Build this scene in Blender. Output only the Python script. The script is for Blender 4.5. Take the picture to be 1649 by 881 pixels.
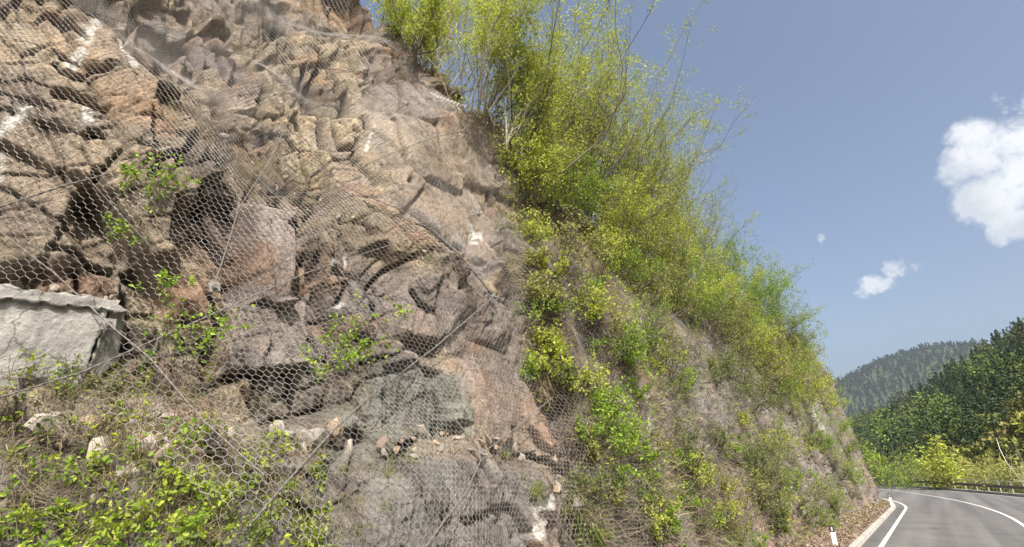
import bpy, math
import numpy as np

R_ = math.radians
for o in list(bpy.data.objects):
    bpy.data.objects.remove(o)
C = bpy.context.scene.collection
scene = bpy.context.scene

# ------------------------------------------------------------------ camera
CAM = np.array((0.0, 0.0, 2.5))
PITCH, YAW = R_(22.15), R_(39.4)
FPX, PW, PH = 765.0, 1649.0, 881.0
cam_d = bpy.data.cameras.new('camera')
cam = bpy.data.objects.new('camera', cam_d)
C.objects.link(cam)
cam.location = CAM
cam.rotation_euler = (R_(90) + PITCH, 0, YAW)
cam_d.sensor_width = 36
cam_d.lens = FPX / PW * 36
cam_d.clip_start = 0.05
cam_d.clip_end = 9000
scene.camera = cam

# ------------------------------------------------------------------ sun, exposure
SUN_DIR = np.array((0.50, -0.48, 0.74))
SUN_DIR = SUN_DIR / np.linalg.norm(SUN_DIR)
sun_el = math.asin(SUN_DIR[2])
sun_az = math.atan2(SUN_DIR[0], SUN_DIR[1])
sun_d = bpy.data.lights.new('sun', 'SUN')
sun_d.energy = 5.0
sun_d.angle = R_(0.5)
sun_d.color = (1.0, 0.93, 0.83)
sun = bpy.data.objects.new('sun', sun_d)
C.objects.link(sun)
from mathutils import Vector
sun.rotation_euler = Vector(SUN_DIR).to_track_quat('Z', 'Y').to_euler()
sun.location = (20, -20, 60)
vs = scene.view_settings
vs.view_transform = 'Standard'
vs.look = 'None'
vs.exposure = 0.5
vs.gamma = 1.0
vs.use_curve_mapping = False
scene.render.engine = 'CYCLES'
scene.cycles.max_bounces = 6
scene.cycles.diffuse_bounces = 3
scene.cycles.transparent_max_bounces = 8
scene.cycles.volume_bounces = 1
scene.cycles.use_denoising = True

# ------------------------------------------------------------------ photo rays
Rv = np.array((math.cos(YAW), math.sin(YAW), 0))
Fh = np.array((-math.sin(YAW), math.cos(YAW), 0))
Uz = np.array((0, 0, 1.0))
Fv = Fh * math.cos(PITCH) + Uz * math.sin(PITCH)
Uv = -Fh * math.sin(PITCH) + Uz * math.cos(PITCH)

def ray(px, py):
    dx = (np.asarray(px, float) - PW / 2) / FPX
    dy = (PH / 2 - np.asarray(py, float)) / FPX
    return dx[..., None] * Rv + dy[..., None] * Uv + Fv

def project(P):
    d = P - CAM
    f = np.maximum(d @ Fv, 1e-3)
    return PW / 2 + FPX * (d @ Rv) / f, PH / 2 - FPX * (d @ Uv) / f

# ------------------------------------------------------------------ world: sky with clouds
world = bpy.data.worlds.new('World')
scene.world = world
world.use_nodes = True

def build_world():
    nt = world.node_tree
    nt.nodes.clear()
    N, L = nt.nodes.new, nt.links.new
    def val(x, sock):
        if isinstance(x, (int, float)):
            sock.default_value = x
        else:
            L(x, sock)
    def m(op, a, b=0.0, c=None, clamp=False):
        n = N('ShaderNodeMath'); n.operation = op; n.use_clamp = clamp
        val(a, n.inputs[0]); val(b, n.inputs[1])
        if c is not None: val(c, n.inputs[2])
        return n.outputs[0]
    def rng(x, a, b, c, d, smooth=True):
        n = N('ShaderNodeMapRange'); n.interpolation_type = 'SMOOTHSTEP' if smooth else 'LINEAR'
        val(x, n.inputs[0])
        for i, v in enumerate((a, b, c, d)): val(v, n.inputs[i + 1])
        return n.outputs[0]
    out = N('ShaderNodeOutputWorld')
    sky = N('ShaderNodeTexSky')
    sky.sky_type = 'NISHITA'; sky.sun_disc = False
    sky.sun_elevation = sun_el; sky.sun_rotation = sun_az
    sky.altitude = 500; sky.air_density = 1.0; sky.dust_density = 10.0; sky.ozone_density = 1.5
    bg = N('ShaderNodeBackground'); bg.inputs[1].default_value = 0.15
    L(sky.outputs[0], bg.inputs[0])
    tc = N('ShaderNodeTexCoord')
    D = tc.outputs['Generated']
    def dot(v):
        n = N('ShaderNodeVectorMath'); n.operation = 'DOT_PRODUCT'
        L(D, n.inputs[0]); n.inputs[1].default_value = tuple(v)
        return n.outputs['Value']
    # tangent coordinates round one direction of the sky
    c = ray(1560.0, 300.0); c = c / np.linalg.norm(c)
    e1 = np.cross(c, Uz); e1 /= np.linalg.norm(e1)
    e2 = np.cross(e1, c)
    dc = dot(c)
    u = m('DIVIDE', dot(e1), dc); v = m('DIVIDE', dot(e2), dc)
    front = m('GREATER_THAN', dc, 0.2)
    comb = N('ShaderNodeCombineXYZ'); L(u, comb.inputs[0]); L(v, comb.inputs[1])
    def noise(scale, detail, rough, offs=(0, 0, 0)):
        ad = N('ShaderNodeVectorMath'); ad.operation = 'ADD'; L(comb.outputs[0], ad.inputs[0]); ad.inputs[1].default_value = offs
        n = N('ShaderNodeTexNoise'); n.inputs['Scale'].default_value = scale
        n.inputs['Detail'].default_value = detail; n.inputs['Roughness'].default_value = rough
        L(ad.outputs[0], n.inputs['Vector'])
        return n.outputs['Fac']
    def uv(px, py):
        d = ray(float(px), float(py))
        k = d @ c
        return d @ e1 / k, d @ e2 / k
    def blob(px, py, rx, ry):
        a, b = uv(px, py)
        sx = abs(uv(px + rx, py)[0] - a); sy = abs(uv(px, py + ry)[1] - b)
        x = m('DIVIDE', m('SUBTRACT', u, a), sx); y = m('DIVIDE', m('SUBTRACT', v, b), sy)
        return m('SUBTRACT', 1.0, m('ADD', m('MULTIPLY', x, x), m('MULTIPLY', y, y)))
    def union(bl):
        r = bl[0]
        for b in bl[1:]: r = m('MAXIMUM', r, b)
        return r
    n1 = noise(16.0, 10, 0.66); n2 = noise(60.0, 8, 0.65, (3, 1, 0)); n3 = noise(5.0, 4, 0.55, (7, 2, 0))
    big = union([blob(1640, 265, 112, 78), blob(1585, 255, 66, 55), blob(1590, 320, 62, 48), blob(1545, 268, 38, 34),
                 blob(1628, 350, 52, 40), blob(1720, 290, 160, 105), blob(1565, 215, 48, 24), blob(1607, 375, 22, 22)])
    small = union([blob(1408, 457, 48, 19), blob(1445, 434, 34, 17), blob(1381, 467, 18, 8), blob(1322, 383, 9, 10), blob(1655, 172, 40, 30), blob(1615, 170, 20, 26)])
    rag = m('ADD', m('MULTIPLY', m('SUBTRACT', n1, 0.5), 4.6), m('MULTIPLY', m('SUBTRACT', n2, 0.5), 2.0))
    db = m('ADD', big, rag)
    ds = m('SUBTRACT', m('ADD', small, m('MULTIPLY', rag, 1.6)), 0.1)
    ab = rng(db, -0.75, 1.15, 0.0, 1.0)
    as_ = m('MULTIPLY', rng(ds, -0.3, 1.5, 0.0, 1.0), 0.85)
    alpha = m('MULTIPLY', m('MAXIMUM', ab, as_), front)
    # grey underside towards the lower left of the cloud
    a0, b0 = uv(1575, 330)
    sh = m('ADD', m('MULTIPLY', m('SUBTRACT', v, b0), 4.0), m('ADD', m('MULTIPLY', m('SUBTRACT', u, a0), 5.5), m('MULTIPLY', m('SUBTRACT', n3, 0.5), 2.2)))
    edge = rng(db, 0.2, 1.3, 1.0, 0.0)
    lit = m('MAXIMUM', rng(sh, -0.25, 0.55, 0.0, 1.0), m('MULTIPLY', edge, 0.85))
    mix = N('ShaderNodeMix'); mix.data_type = 'RGBA'
    L(lit, mix.inputs['Factor'])
    mix.inputs['A'].default_value = (0.55, 0.57, 0.62, 1); mix.inputs['B'].default_value = (0.90, 0.92, 0.96, 1)
    cb = N('ShaderNodeBackground'); cb.inputs[1].default_value = 0.76
    L(mix.outputs['Result'], cb.inputs[0])
    ms = N('ShaderNodeMixShader')
    L(alpha, ms.inputs[0]); L(bg.outputs[0], ms.inputs[1]); L(cb.outputs[0], ms.inputs[2])
    L(ms.outputs[0], out.inputs[0])
build_world()

# ------------------------------------------------------------------ noise
def hsh(ix, iy, seed):
    h = (ix.astype(np.int64) * 374761393 + iy.astype(np.int64) * 668265263 + seed * 1442695041) & 0xffffffff
    h = ((h ^ (h >> 13)) * 1274126177) & 0xffffffff
    h = ((h ^ (h >> 16)) * 2246822519) & 0xffffffff
    return ((h ^ (h >> 15)) & 0xffffff) / float(0xffffff)

def vnoise(x, y, seed=0):
    x = np.asarray(x, float); y = np.asarray(y, float)
    ix = np.floor(x); iy = np.floor(y)
    fx = x - ix; fy = y - iy
    fx = fx * fx * fx * (fx * (fx * 6 - 15) + 10); fy = fy * fy * fy * (fy * (fy * 6 - 15) + 10)
    a = hsh(ix, iy, seed); b = hsh(ix + 1, iy, seed); c = hsh(ix, iy + 1, seed); d = hsh(ix + 1, iy + 1, seed)
    return (a + (b - a) * fx) * (1 - fy) + (c + (d - c) * fx) * fy

def fbm(x, y, oc=4, seed=0, gain=0.5):
    r = 0; a = 1; t = 0
    for i in range(oc):
        r = r + a * vnoise(x * 2 ** i + 17.3 * i, y * 2 ** i - 9.1 * i, seed + i); t += a; a *= gain
    return r / t - 0.5

def voro(x, y, seed=0, jit=0.9):
    ix = np.floor(x); iy = np.floor(y)
    f1 = np.full(x.shape, 9.0); f2 = np.full(x.shape, 9.0)
    cx = np.zeros(x.shape); cy = np.zeros(x.shape); ci = np.zeros(x.shape); cj = np.zeros(x.shape)
    for i in (-1, 0, 1):
        for j in (-1, 0, 1):
            a = ix + i; b = iy + j
            qx = a + 0.5 + jit * (hsh(a, b, seed) - 0.5); qy = b + 0.5 + jit * (hsh(a, b, seed + 77) - 0.5)
            d = np.hypot(x - qx, y - qy)
            nr = d < f1
            f2 = np.where(nr, f1, np.minimum(f2, d))
            f1 = np.where(nr, d, f1)
            cx = np.where(nr, qx, cx); cy = np.where(nr, qy, cy); ci = np.where(nr, a, ci); cj = np.where(nr, b, cj)
    return f1, f2, x - cx, y - cy, ci, cj

def sstep(a, b, x):
    t = np.clip((x - a) / (b - a), 0, 1)
    return t * t * (3 - 2 * t)

# ------------------------------------------------------------------ mesh building
class MB:
    def __init__(s):
        s.v = []; s.q = []; s.t = []; s.n = 0; s.qm = []; s.tm = []; s.col = []
    def add(s, v, q=None, t=None, mat=0, col=None):
        v = np.asarray(v, float).reshape(-1, 3)
        s.v.append(v)
        if col is not None:
            s.col.append(np.broadcast_to(np.asarray(col, float), (len(v), 3)))
        if q is not None and len(q):
            q = np.asarray(q, np.int64).reshape(-1, 4); s.q.append(q + s.n); s.qm.append(np.full(len(q), mat))
        if t is not None and len(t):
            t = np.asarray(t, np.int64).reshape(-1, 3); s.t.append(t + s.n); s.tm.append(np.full(len(t), mat))
        s.n += len(v)
    def box(s, c, d, mat=0, rot=None):
        x, y, z = np.asarray(d, float) / 2
        v = np.array([(-x, -y, -z), (x, -y, -z), (x, y, -z), (-x, y, -z), (-x, -y, z), (x, -y, z), (x, y, z), (-x, y, z)])
        if rot is not None: v = v @ np.asarray(rot).T
        s.add(v + np.asarray(c, float), q=[(0, 3, 2, 1), (4, 5, 6, 7), (0, 1, 5, 4), (1, 2, 6, 5), (2, 3, 7, 6), (3, 0, 4, 7)], mat=mat)
    def tubes(s, P, rad, sides=4, mat=0, cap=False):
        """P (N,K,3) polylines, rad (N,K)"""
        P = np.asarray(P, float); rad = np.broadcast_to(np.asarray(rad, float), P.shape[:2])
        Nn, K = P.shape[:2]
        T = np.gradient(P, axis=1)
        T /= np.maximum(np.linalg.norm(T, axis=2, keepdims=True), 1e-9)
        ref = np.where(np.abs(T[..., 2:3]) > 0.9, np.array((1.0, 0, 0)), np.array((0, 0, 1.0)))
        A = np.cross(T, ref); A /= np.maximum(np.linalg.norm(A, axis=2, keepdims=True), 1e-9)
        B = np.cross(T, A)
        an = np.arange(sides) * 2 * math.pi / sides
        V = P[:, :, None, :] + rad[:, :, None, None] * (A[:, :, None, :] * np.cos(an)[None, None, :, None] + B[:, :, None, :] * np.sin(an)[None, None, :, None])
        idx = np.arange(Nn * K * sides).reshape(Nn, K, sides)
        a = idx[:, :-1]; b = idx[:, 1:]
        Q = np.stack([a, np.roll(a, -1, 2), np.roll(b, -1, 2), b], -1).reshape(-1, 4)
        s.add(V.reshape(-1, 3), q=Q, mat=mat)
    def leaves(s, P, D, size, rng, mat=0, fold=0.25, aspect=0.6):
        """P centres, D pointing direction, size; rhomb leaves folded along the midrib"""
        n = len(P)
        if n == 0: return
        D = D / np.maximum(np.linalg.norm(D, axis=1, keepdims=True), 1e-9)
        r = rng.normal(size=(n, 3)) * 0.75 + np.array((0.45, -0.35, 0.75)) * rng.choice((-1, 1, 1, 1, 1), (n, 1)); S = np.cross(D, r); S /= np.maximum(np.linalg.norm(S, axis=1, keepdims=True), 1e-9)
        Nn = np.cross(S, D)
        L = np.asarray(size)[:, None]
        base = P; tip = P + D * L
        mid = P + D * L * 0.45
        l = mid + S * L * aspect * 0.5 + Nn * L * fold * 0.5
        rr = mid - S * L * aspect * 0.5 + Nn * L * fold * 0.5
        V = np.stack([base, l, tip, rr], 1).reshape(-1, 3)
        i = np.arange(n) * 4
        s.add(V, t=np.stack([np.stack([i, i + 2, i + 1], 1), np.stack([i, i + 3, i + 2], 1)], 1).reshape(-1, 3), mat=mat)
    def mesh(s, name, mats, smooth=False):
        V = np.concatenate(s.v) if s.v else np.zeros((0, 3))
        me = bpy.data.meshes.new(name)
        q = np.concatenate(s.q) if s.q else np.zeros((0, 4), np.int64)
        t = np.concatenate(s.t) if s.t else np.zeros((0, 3), np.int64)
        me.vertices.add(len(V)); me.vertices.foreach_set('co', V.astype(np.float32).ravel())
        loops = np.concatenate([q.ravel(), t.ravel()]).astype(np.int32)
        me.loops.add(len(loops)); me.loops.foreach_set('vertex_index', loops)
        st = np.concatenate([np.arange(len(q)) * 4, len(q) * 4 + np.arange(len(t)) * 3]).astype(np.int32)
        me.polygons.add(len(st)); me.polygons.foreach_set('loop_start', st)
        mi = np.concatenate((s.qm + s.tm) or [np.zeros(0)]).astype(np.int32)
        for mm in (mats if isinstance(mats, (list, tuple)) else [mats]): me.materials.append(mm)
        if len(mi): me.polygons.foreach_set('material_index', mi)
        me.polygons.foreach_set('use_smooth', np.full(len(st), smooth))
        if s.col:
            col = np.concatenate(s.col)
            at = me.attributes.new('tint', 'FLOAT_COLOR', 'POINT')
            at.data.foreach_set('color', np.concatenate([col, np.ones((len(col), 1))], 1).astype(np.float32).ravel())
        me.update(calc_edges=True)
        return me
    def build(s, name, mats, parent=None, loc=None, smooth=False):
        me = s.mesh(name, mats, smooth)
        o = bpy.data.objects.new(name, me); C.objects.link(o)
        if loc is not None: o.location = loc
        if parent is not None: o.parent = parent
        return o

def tag(o, label=None, cat=None, group=None, kind=None):
    if label: o['label'] = label
    if cat: o['category'] = cat
    if group: o['group'] = group
    if kind: o['kind'] = kind
    return o

def empty(name, loc, label, cat, group=None):
    o = bpy.data.objects.new(name, None); C.objects.link(o)
    o.location = tuple(loc); o.empty_display_size = 0.2
    return tag(o, label, cat, group)

def copy_thing(o, loc, rotz=0.0, scale=1.0, label=None):
    c = o.copy(); C.objects.link(c)
    c.location = tuple(loc); c.rotation_euler = (0, 0, rotz); c.scale = (scale,) * 3
    if label: c['label'] = label
    for ch in o.children:
        k = ch.copy(); C.objects.link(k); k.parent = c
    return c

# ------------------------------------------------------------------ materials
class Nodes:
    def __init__(s, name):
        s.m = bpy.data.materials.new(name); s.m.use_nodes = True
        s.nt = s.m.node_tree
        s.b = s.nt.nodes['Principled BSDF']
        s.tc = s.nt.nodes.new('ShaderNodeTexCoord')
    def n(s, t, **k):
        x = s.nt.nodes.new(t)
        for a, b in k.items(): setattr(x, a, b)
        return x
    def l(s, a, b): s.nt.links.new(a, b)
    def noise(s, scale, detail=6, rough=0.6, vec=None, dist=0.0):
        x = s.n('ShaderNodeTexNoise'); x.inputs['Scale'].default_value = scale; x.inputs['Detail'].default_value = detail
        x.inputs['Roughness'].default_value = rough; x.inputs['Distortion'].default_value = dist
        s.l(vec if vec is not None else s.tc.outputs['Object'], x.inputs['Vector'])
        return x.outputs['Fac']
    def ramp(s, fac, stops):
        x = s.n('ShaderNodeValToRGB')
        while len(x.color_ramp.elements) < len(stops): x.color_ramp.elements.new(0.5)
        for e, (p, c) in zip(x.color_ramp.elements, stops):
            e.position = p; e.color = (*c, 1) if len(c) == 3 else c
        s.l(fac, x.inputs[0]); return x.outputs[0]
    def mix(s, a, b, fac, mode='MIX'):
        x = s.n('ShaderNodeMix', data_type='RGBA', blend_type=mode)
        for v, k in ((a, 'A'), (b, 'B')):
            if isinstance(v, tuple): x.inputs[k].default_value = (*v, 1)
            else: s.l(v, x.inputs[k])
        if isinstance(fac, (int, float)): x.inputs['Factor'].default_value = fac
        else: s.l(fac, x.inputs['Factor'])
        return x.outputs['Result']
    def bump(s, h, strength, dist, nrm=None):
        x = s.n('ShaderNodeBump'); x.inputs['Strength'].default_value = strength; x.inputs['Distance'].default_value = dist
        s.l(h, x.inputs['Height'])
        if nrm is not None: s.l(nrm, x.inputs['Normal'])
        return x.outputs[0]
    def math(s, op, a, b=0.0):
        x = s.n('ShaderNodeMath', operation=op)
        for i, v in enumerate((a, b)):
            if isinstance(v, (int, float)): x.inputs[i].default_value = v
            else: s.l(v, x.inputs[i])
        return x.outputs[0]

def simple(name, col, rough=0.8, metal=0.0, nscale=8.0, var=0.25, bump=0.0):
    k = Nodes(name)
    f = k.noise(nscale)
    d = tuple(c * (1 - var) for c in col); h = tuple(min(1, c * (1 + var)) for c in col)
    k.l(k.ramp(f, [(0.3, d), (0.7, h)]), k.b.inputs['Base Color'])
    k.b.inputs['Roughness'].default_value = rough; k.b.inputs['Metallic'].default_value = metal
    if bump: k.l(k.bump(f, 0.6, bump), k.b.inputs['Normal'])
    return k.m

def leafmat(name, stops, trans=0.35):
    k = Nodes(name)
    g = k.n('ShaderNodeNewGeometry')
    col = k.ramp(g.outputs['Random Per Island'], stops)
    k.l(col, k.b.inputs['Base Color']); k.b.inputs['Roughness'].default_value = 0.55
    k.b.inputs['Specular IOR Level'].default_value = 0.3
    t = k.n('ShaderNodeBsdfTranslucent'); k.l(col, t.inputs[0])
    ms = k.n('ShaderNodeMixShader'); ms.inputs[0].default_value = trans
    k.l(k.b.outputs[0], ms.inputs[1]); k.l(t.outputs[0], ms.inputs[2])
    k.l(ms.outputs[0], k.nt.nodes['Material Output'].inputs[0])
    return k.m

def tinted(name, rough=0.9, scale=20.0, lo=0.7, hi=1.3, bumpd=0.0):
    k = Nodes(name)
    at = k.n('ShaderNodeAttribute', attribute_name='tint')
    f = k.noise(scale)
    k.l(k.mix(at.outputs['Color'], k.ramp(f, [(0.3, (lo,) * 3), (0.7, (hi,) * 3)]), 1.0, 'MULTIPLY'), k.b.inputs['Base Color'])
    k.b.inputs['Roughness'].default_value = rough
    k.b.inputs['Specular IOR Level'].default_value = 0.2
    if bumpd: k.l(k.bump(f, 0.8, bumpd), k.b.inputs['Normal'])
    return k.m

def rockmat():
    k = Nodes('cliff_rock')
    at = k.n('ShaderNodeAttribute', attribute_name='tint')
    f1 = k.noise(2.3, 8, 0.65, dist=0.4); f2 = k.noise(14.0, 8, 0.7); f3 = k.noise(70.0, 4, 0.65)
    # streaks running down the face
    mp = k.n('ShaderNodeMapping'); mp.inputs['Scale'].default_value = (1, 5.0, 0.8); mp.inputs['Rotation'].default_value = (0.35, 0, 0)
    k.l(k.tc.outputs['Object'], mp.inputs['Vector'])
    f4 = k.noise(3.0, 6, 0.6, mp.outputs[0])
    c = k.mix(at.outputs['Color'], k.ramp(f2, [(0.28, (0.55, 0.53, 0.52)), (0.5, (1, 1, 1)), (0.75, (1.35, 1.33, 1.3))]), 0.85, 'MULTIPLY')
    c = k.mix(c, k.ramp(f4, [(0.3, (0.72, 0.70, 0.69)), (0.6, (1.1, 1.08, 1.05))]), 0.8, 'MULTIPLY')
    c = k.mix(c, k.ramp(f3, [(0.3, (0.7, 0.7, 0.7)), (0.7, (1.25, 1.25, 1.25))]), 0.7, 'MULTIPLY')
    lich = k.ramp(f1, [(0.56, (0, 0, 0)), (0.66, (1, 1, 1))])
    c = k.mix(c, (0.33, 0.31, 0.27), k.math('MULTIPLY', lich, 0.35))
    dark = k.ramp(k.noise(5.0, 9, 0.75, dist=0.8), [(0.34, (1, 1, 1)), (0.43, (0, 0, 0))])
    c = k.mix(c, (0.10, 0.085, 0.075), k.math('MULTIPLY', dark, 0.5))
    col_in = c
    k.b.inputs['Roughness'].default_value = 0.92; k.b.inputs['Specular IOR Level'].default_value = 0.15
    v = k.n('ShaderNodeTexVoronoi', feature='DISTANCE_TO_EDGE'); v.inputs['Scale'].default_value = 4.5
    wv = k.n('ShaderNodeVectorMath', operation='ADD')
    nz = k.n('ShaderNodeTexNoise'); nz.inputs['Scale'].default_value = 6
    k.l(k.tc.outputs['Object'], nz.inputs['Vector'])
    sc = k.n('ShaderNodeVectorMath', operation='SCALE'); sc.inputs['Scale'].default_value = 0.25
    k.l(nz.outputs['Color'], sc.inputs[0]); k.l(k.tc.outputs['Object'], wv.inputs[0]); k.l(sc.outputs[0], wv.inputs[1])
    k.l(wv.outputs[0], v.inputs['Vector'])
    crack = k.ramp(v.outputs['Distance'], [(0.0, (0, 0, 0)), (0.05, (1, 1, 1))])
    k.l(k.mix(col_in, k.ramp(v.outputs['Distance'], [(0.0, (0.32, 0.30, 0.29)), (0.035, (1, 1, 1))]), k.ramp(f1, [(0.42, (0, 0, 0)), (0.55, (0.85, 0.85, 0.85))]), 'MULTIPLY'), k.b.inputs['Base Color'])
    b = k.bump(crack, 0.5, 0.03)
    b = k.bump(f2, 1.0, 0.05, b)
    b = k.bump(f3, 0.8, 0.010, b)
    k.l(b, k.b.inputs['Normal'])
    return k.m

M = {}
M['rock'] = rockmat()
def wiremat():
    k = Nodes('galvanised_wire')
    f = k.noise(0.9, 5, 0.6); g = k.noise(30.0, 3)
    c = k.ramp(f, [(0.36, (0.16, 0.13, 0.11)), (0.5, (0.27, 0.255, 0.245)), (0.66, (0.37, 0.36, 0.35))])
    k.l(k.mix(c, k.ramp(g, [(0.3, (0.75,) * 3), (0.7, (1.2,) * 3)]), 1.0, 'MULTIPLY'), k.b.inputs['Base Color'])
    k.b.inputs['Roughness'].default_value = 0.5; k.b.inputs['Metallic'].default_value = 0.3
    return k.m
M['wire'] = wiremat()
M['cable'] = simple('weathered_steel_cable', (0.15, 0.14, 0.13), 0.7, 0.2, 40, 0.3)
M['bolt'] = simple('anchor_steel', (0.36, 0.34, 0.31), 0.5, 0.5, 30, 0.2)
M['bark'] = simple('grey_bark', (0.15, 0.125, 0.10), 0.9, 0, 25, 0.5)
M['palebark'] = simple('pale_bark', (0.42, 0.38, 0.32), 0.9, 0, 18, 0.4)
M['deadwood'] = simple('bleached_wood', (0.5, 0.44, 0.36), 0.9, 0, 18, 0.3)
M['leaf_yellow'] = leafmat('young_yellow_leaf', [(0.0, (0.26, 0.33, 0.035)), (0.5, (0.42, 0.49, 0.06)), (1.0, (0.56, 0.60, 0.12))], 0.4)
M['leaf_green'] = leafmat('fresh_green_leaf', [(0.0, (0.12, 0.22, 0.02)), (0.5, (0.22, 0.35, 0.03)), (1.0, (0.38, 0.50, 0.08))], 0.4)
M['leaf_fresh'] = leafmat('spring_leaf', [(0.0, (0.16, 0.24, 0.025)), (0.5, (0.32, 0.42, 0.04)), (1.0, (0.46, 0.52, 0.08))], 0.4)
M['leaf_dull'] = leafmat('dull_green_leaf', [(0.0, (0.08, 0.11, 0.03)), (0.5, (0.15, 0.20, 0.05)), (1.0, (0.24, 0.27, 0.09))], 0.35)
M['leaf_olive'] = leafmat('olive_budding_leaf', [(0.0, (0.18, 0.19, 0.05)), (0.5, (0.31, 0.33, 0.08)), (1.0, (0.42, 0.41, 0.13))], 0.35)
M['grass_dry'] = leafmat('dry_straw_grass', [(0.0, (0.22, 0.18, 0.10)), (0.6, (0.36, 0.30, 0.17)), (1.0, (0.50, 0.43, 0.27))], 0.25)
M['grass_green'] = leafmat('green_grass_blade', [(0.0, (0.13, 0.18, 0.04)), (0.6, (0.22, 0.27, 0.06)), (1.0, (0.34, 0.33, 0.12))], 0.3)
M['litter'] = leafmat('brown_leaf_litter', [(0.0, (0.13, 0.095, 0.07)), (0.6, (0.24, 0.175, 0.135)), (1.0, (0.38, 0.30, 0.235))], 0.1)
M['stone'] = tinted('loose_stone', 0.95, 25, 0.65, 1.3, 0.01)
M['white'] = simple('white_plastic', (0.80, 0.80, 0.80), 0.5, 0, 5, 0.05)
M['black'] = simple('black_plastic', (0.02, 0.02, 0.022), 0.5, 0, 5, 0.1)
M['reflector'] = simple('grey_reflector', (0.45, 0.43, 0.47), 0.25, 0, 5, 0.05)
M['rail'] = simple('weathered_rail_steel', (0.16, 0.14, 0.11), 0.6, 0.3, 3, 0.25)
M['railpost'] = simple('galvanised_post', (0.42, 0.40, 0.35), 0.6, 0.3, 6, 0.2)

# ------------------------------------------------------------------ road lines in plan (x as a function of y)
def bend(y, y0, k): return k * np.maximum(0, np.asarray(y, float) - y0) ** 2
def kerb_x(y): return -2.73 - bend(y, 42, 0.0124)
def edge_x(y): return -2.08 - bend(y, 42, 0.0124)
def centre_x(y): return 2.5 - bend(y, 36, 0.0048)
def outer_x(y): return 10.1 - bend(y, 36, 0.00535)

# ------------------------------------------------------------------ cliff
def foot_x(s): return kerb_x(s) - np.interp(s, [-5, 10, 25, 40, 46, 60], [1.5, 1.5, 1.3, 0.9, 0.45, 0.8])
def crest_z(s): return np.interp(s, [-6, 3.2, 4.9, 5.9, 7.5, 8.4, 10, 14, 20, 30, 45, 70], [16, 16, 14.0, 12.0, 10.8, 8.7, 6.6, 6.4, 7, 8, 9.5, 9.5])
def base_x(s, z):
    s = np.asarray(s, float); z = np.asarray(z, float)
    k = np.interp(s, [0, 3, 5, 7.5, 20, 40, 50], [0.50, 0.42, 0.30, 0.235, 0.22, 0.16, 0.13])
    k = k * np.interp(z, [0, 3, 7], [0.6, 0.75, 1.0]) * np.where(s < 7, 1, 1) if False else k
    zc = crest_z(s)
    up = np.maximum(z - zc, 0)
    soft = 0.55 + np.interp(s, [5, 8], [1.6, 0.0])
    w = k * np.minimum(z, zc) + soft * np.minimum(up, 5.0) + 2.6 * np.maximum(up - 5.0, 0)
    talus = sstep(5.2, 2.0, s) * np.clip(3.0 - z, 0, 1.6) * 0.72
    return foot_x(s) - w + talus

S = np.concatenate([np.arange(-5, -2.2, 0.12), np.arange(-2.2, 7.0, 0.021)])
sl = [7.0]; d = 0.021
while sl[-1] < 72:
    d = min(0.35, d * 1.008); sl.append(sl[-1] + d)
S = np.concatenate([S, sl])
Z = np.concatenate([np.arange(-0.4, 8.0, 0.023), np.arange(8.0, 14.6, 0.034), np.arange(14.65, 17, 0.12), np.arange(17.1, 26, 0.5)])
SS, ZZ = np.meshgrid(S, Z)          # rows z, cols s
XB = base_x(SS, ZZ)
PX, PY = project(np.stack([XB, SS, ZZ], -1))
front = (np.stack([XB, SS, ZZ], -1) - CAM) @ Fv > 0.2
PX = np.where(front, PX, -5000.0); PY = np.where(front, PY, 5000.0)
WX = PX + 16 * fbm(SS * 1.6, ZZ * 1.6, 4, 400); WY = PY + 16 * fbm(SS * 1.6, ZZ * 1.6, 4, 410)   # ragged outlines

def seg_d(pl, px=None, py=None):
    px = WX if px is None else px; py = WY if py is None else py
    dmin = np.full(px.shape, 1e9)
    for (x0, y0), (x1, y1) in zip(pl[:-1], pl[1:]):
        vx, vy = x1 - x0, y1 - y0
        t = np.clip(((px - x0) * vx + (py - y0) * vy) / (vx * vx + vy * vy + 1e-9), 0, 1)
        dmin = np.minimum(dmin, np.hypot(px - x0 - t * vx, py - y0 - t * vy))
    return dmin

def poly(pl, feather=12.0):
    """soft mask of a polygon"""
    n = len(pl); ins = np.zeros(WX.shape, bool)
    for i in range(n):
        x0, y0 = pl[i]; x1, y1 = pl[(i + 1) % n]
        if y0 == y1: continue
        c = ((y0 > WY) != (y1 > WY)) & (WX < (x1 - x0) * (WY - y0) / (y1 - y0) + x0)
        ins ^= c
    d = seg_d(pl + [pl[0]])
    return np.where(ins, sstep(0, feather, d + feather * 0.35), 0.0)

def line(pl, w): return sstep(w, w * 0.45, seg_d(pl))

near = sstep(26, 12, SS)
slab = np.clip(poly([(585, 140), (700, 120), (800, 205), (800, 330), (790, 430), (720, 400), (600, 330), (575, 250)], 25)
               + poly([(720, 480), (800, 480), (860, 560), (870, 690), (740, 720), (690, 600)], 25)
               + poly([(385, 325), (450, 350), (470, 500), (390, 490)], 12)
               + poly([(350, 495), (480, 490), (490, 600), (345, 605)], 12)
               + poly([(620, 440), (700, 430), (740, 500), (690, 560), (620, 550)], 15)
               + 0.45 * poly([(620, 760), (830, 745), (850, 900), (600, 900)], 30)
               + poly([(1280, 640), (1370, 660), (1390, 760), (1300, 740)], 20), 0, 1)

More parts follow.
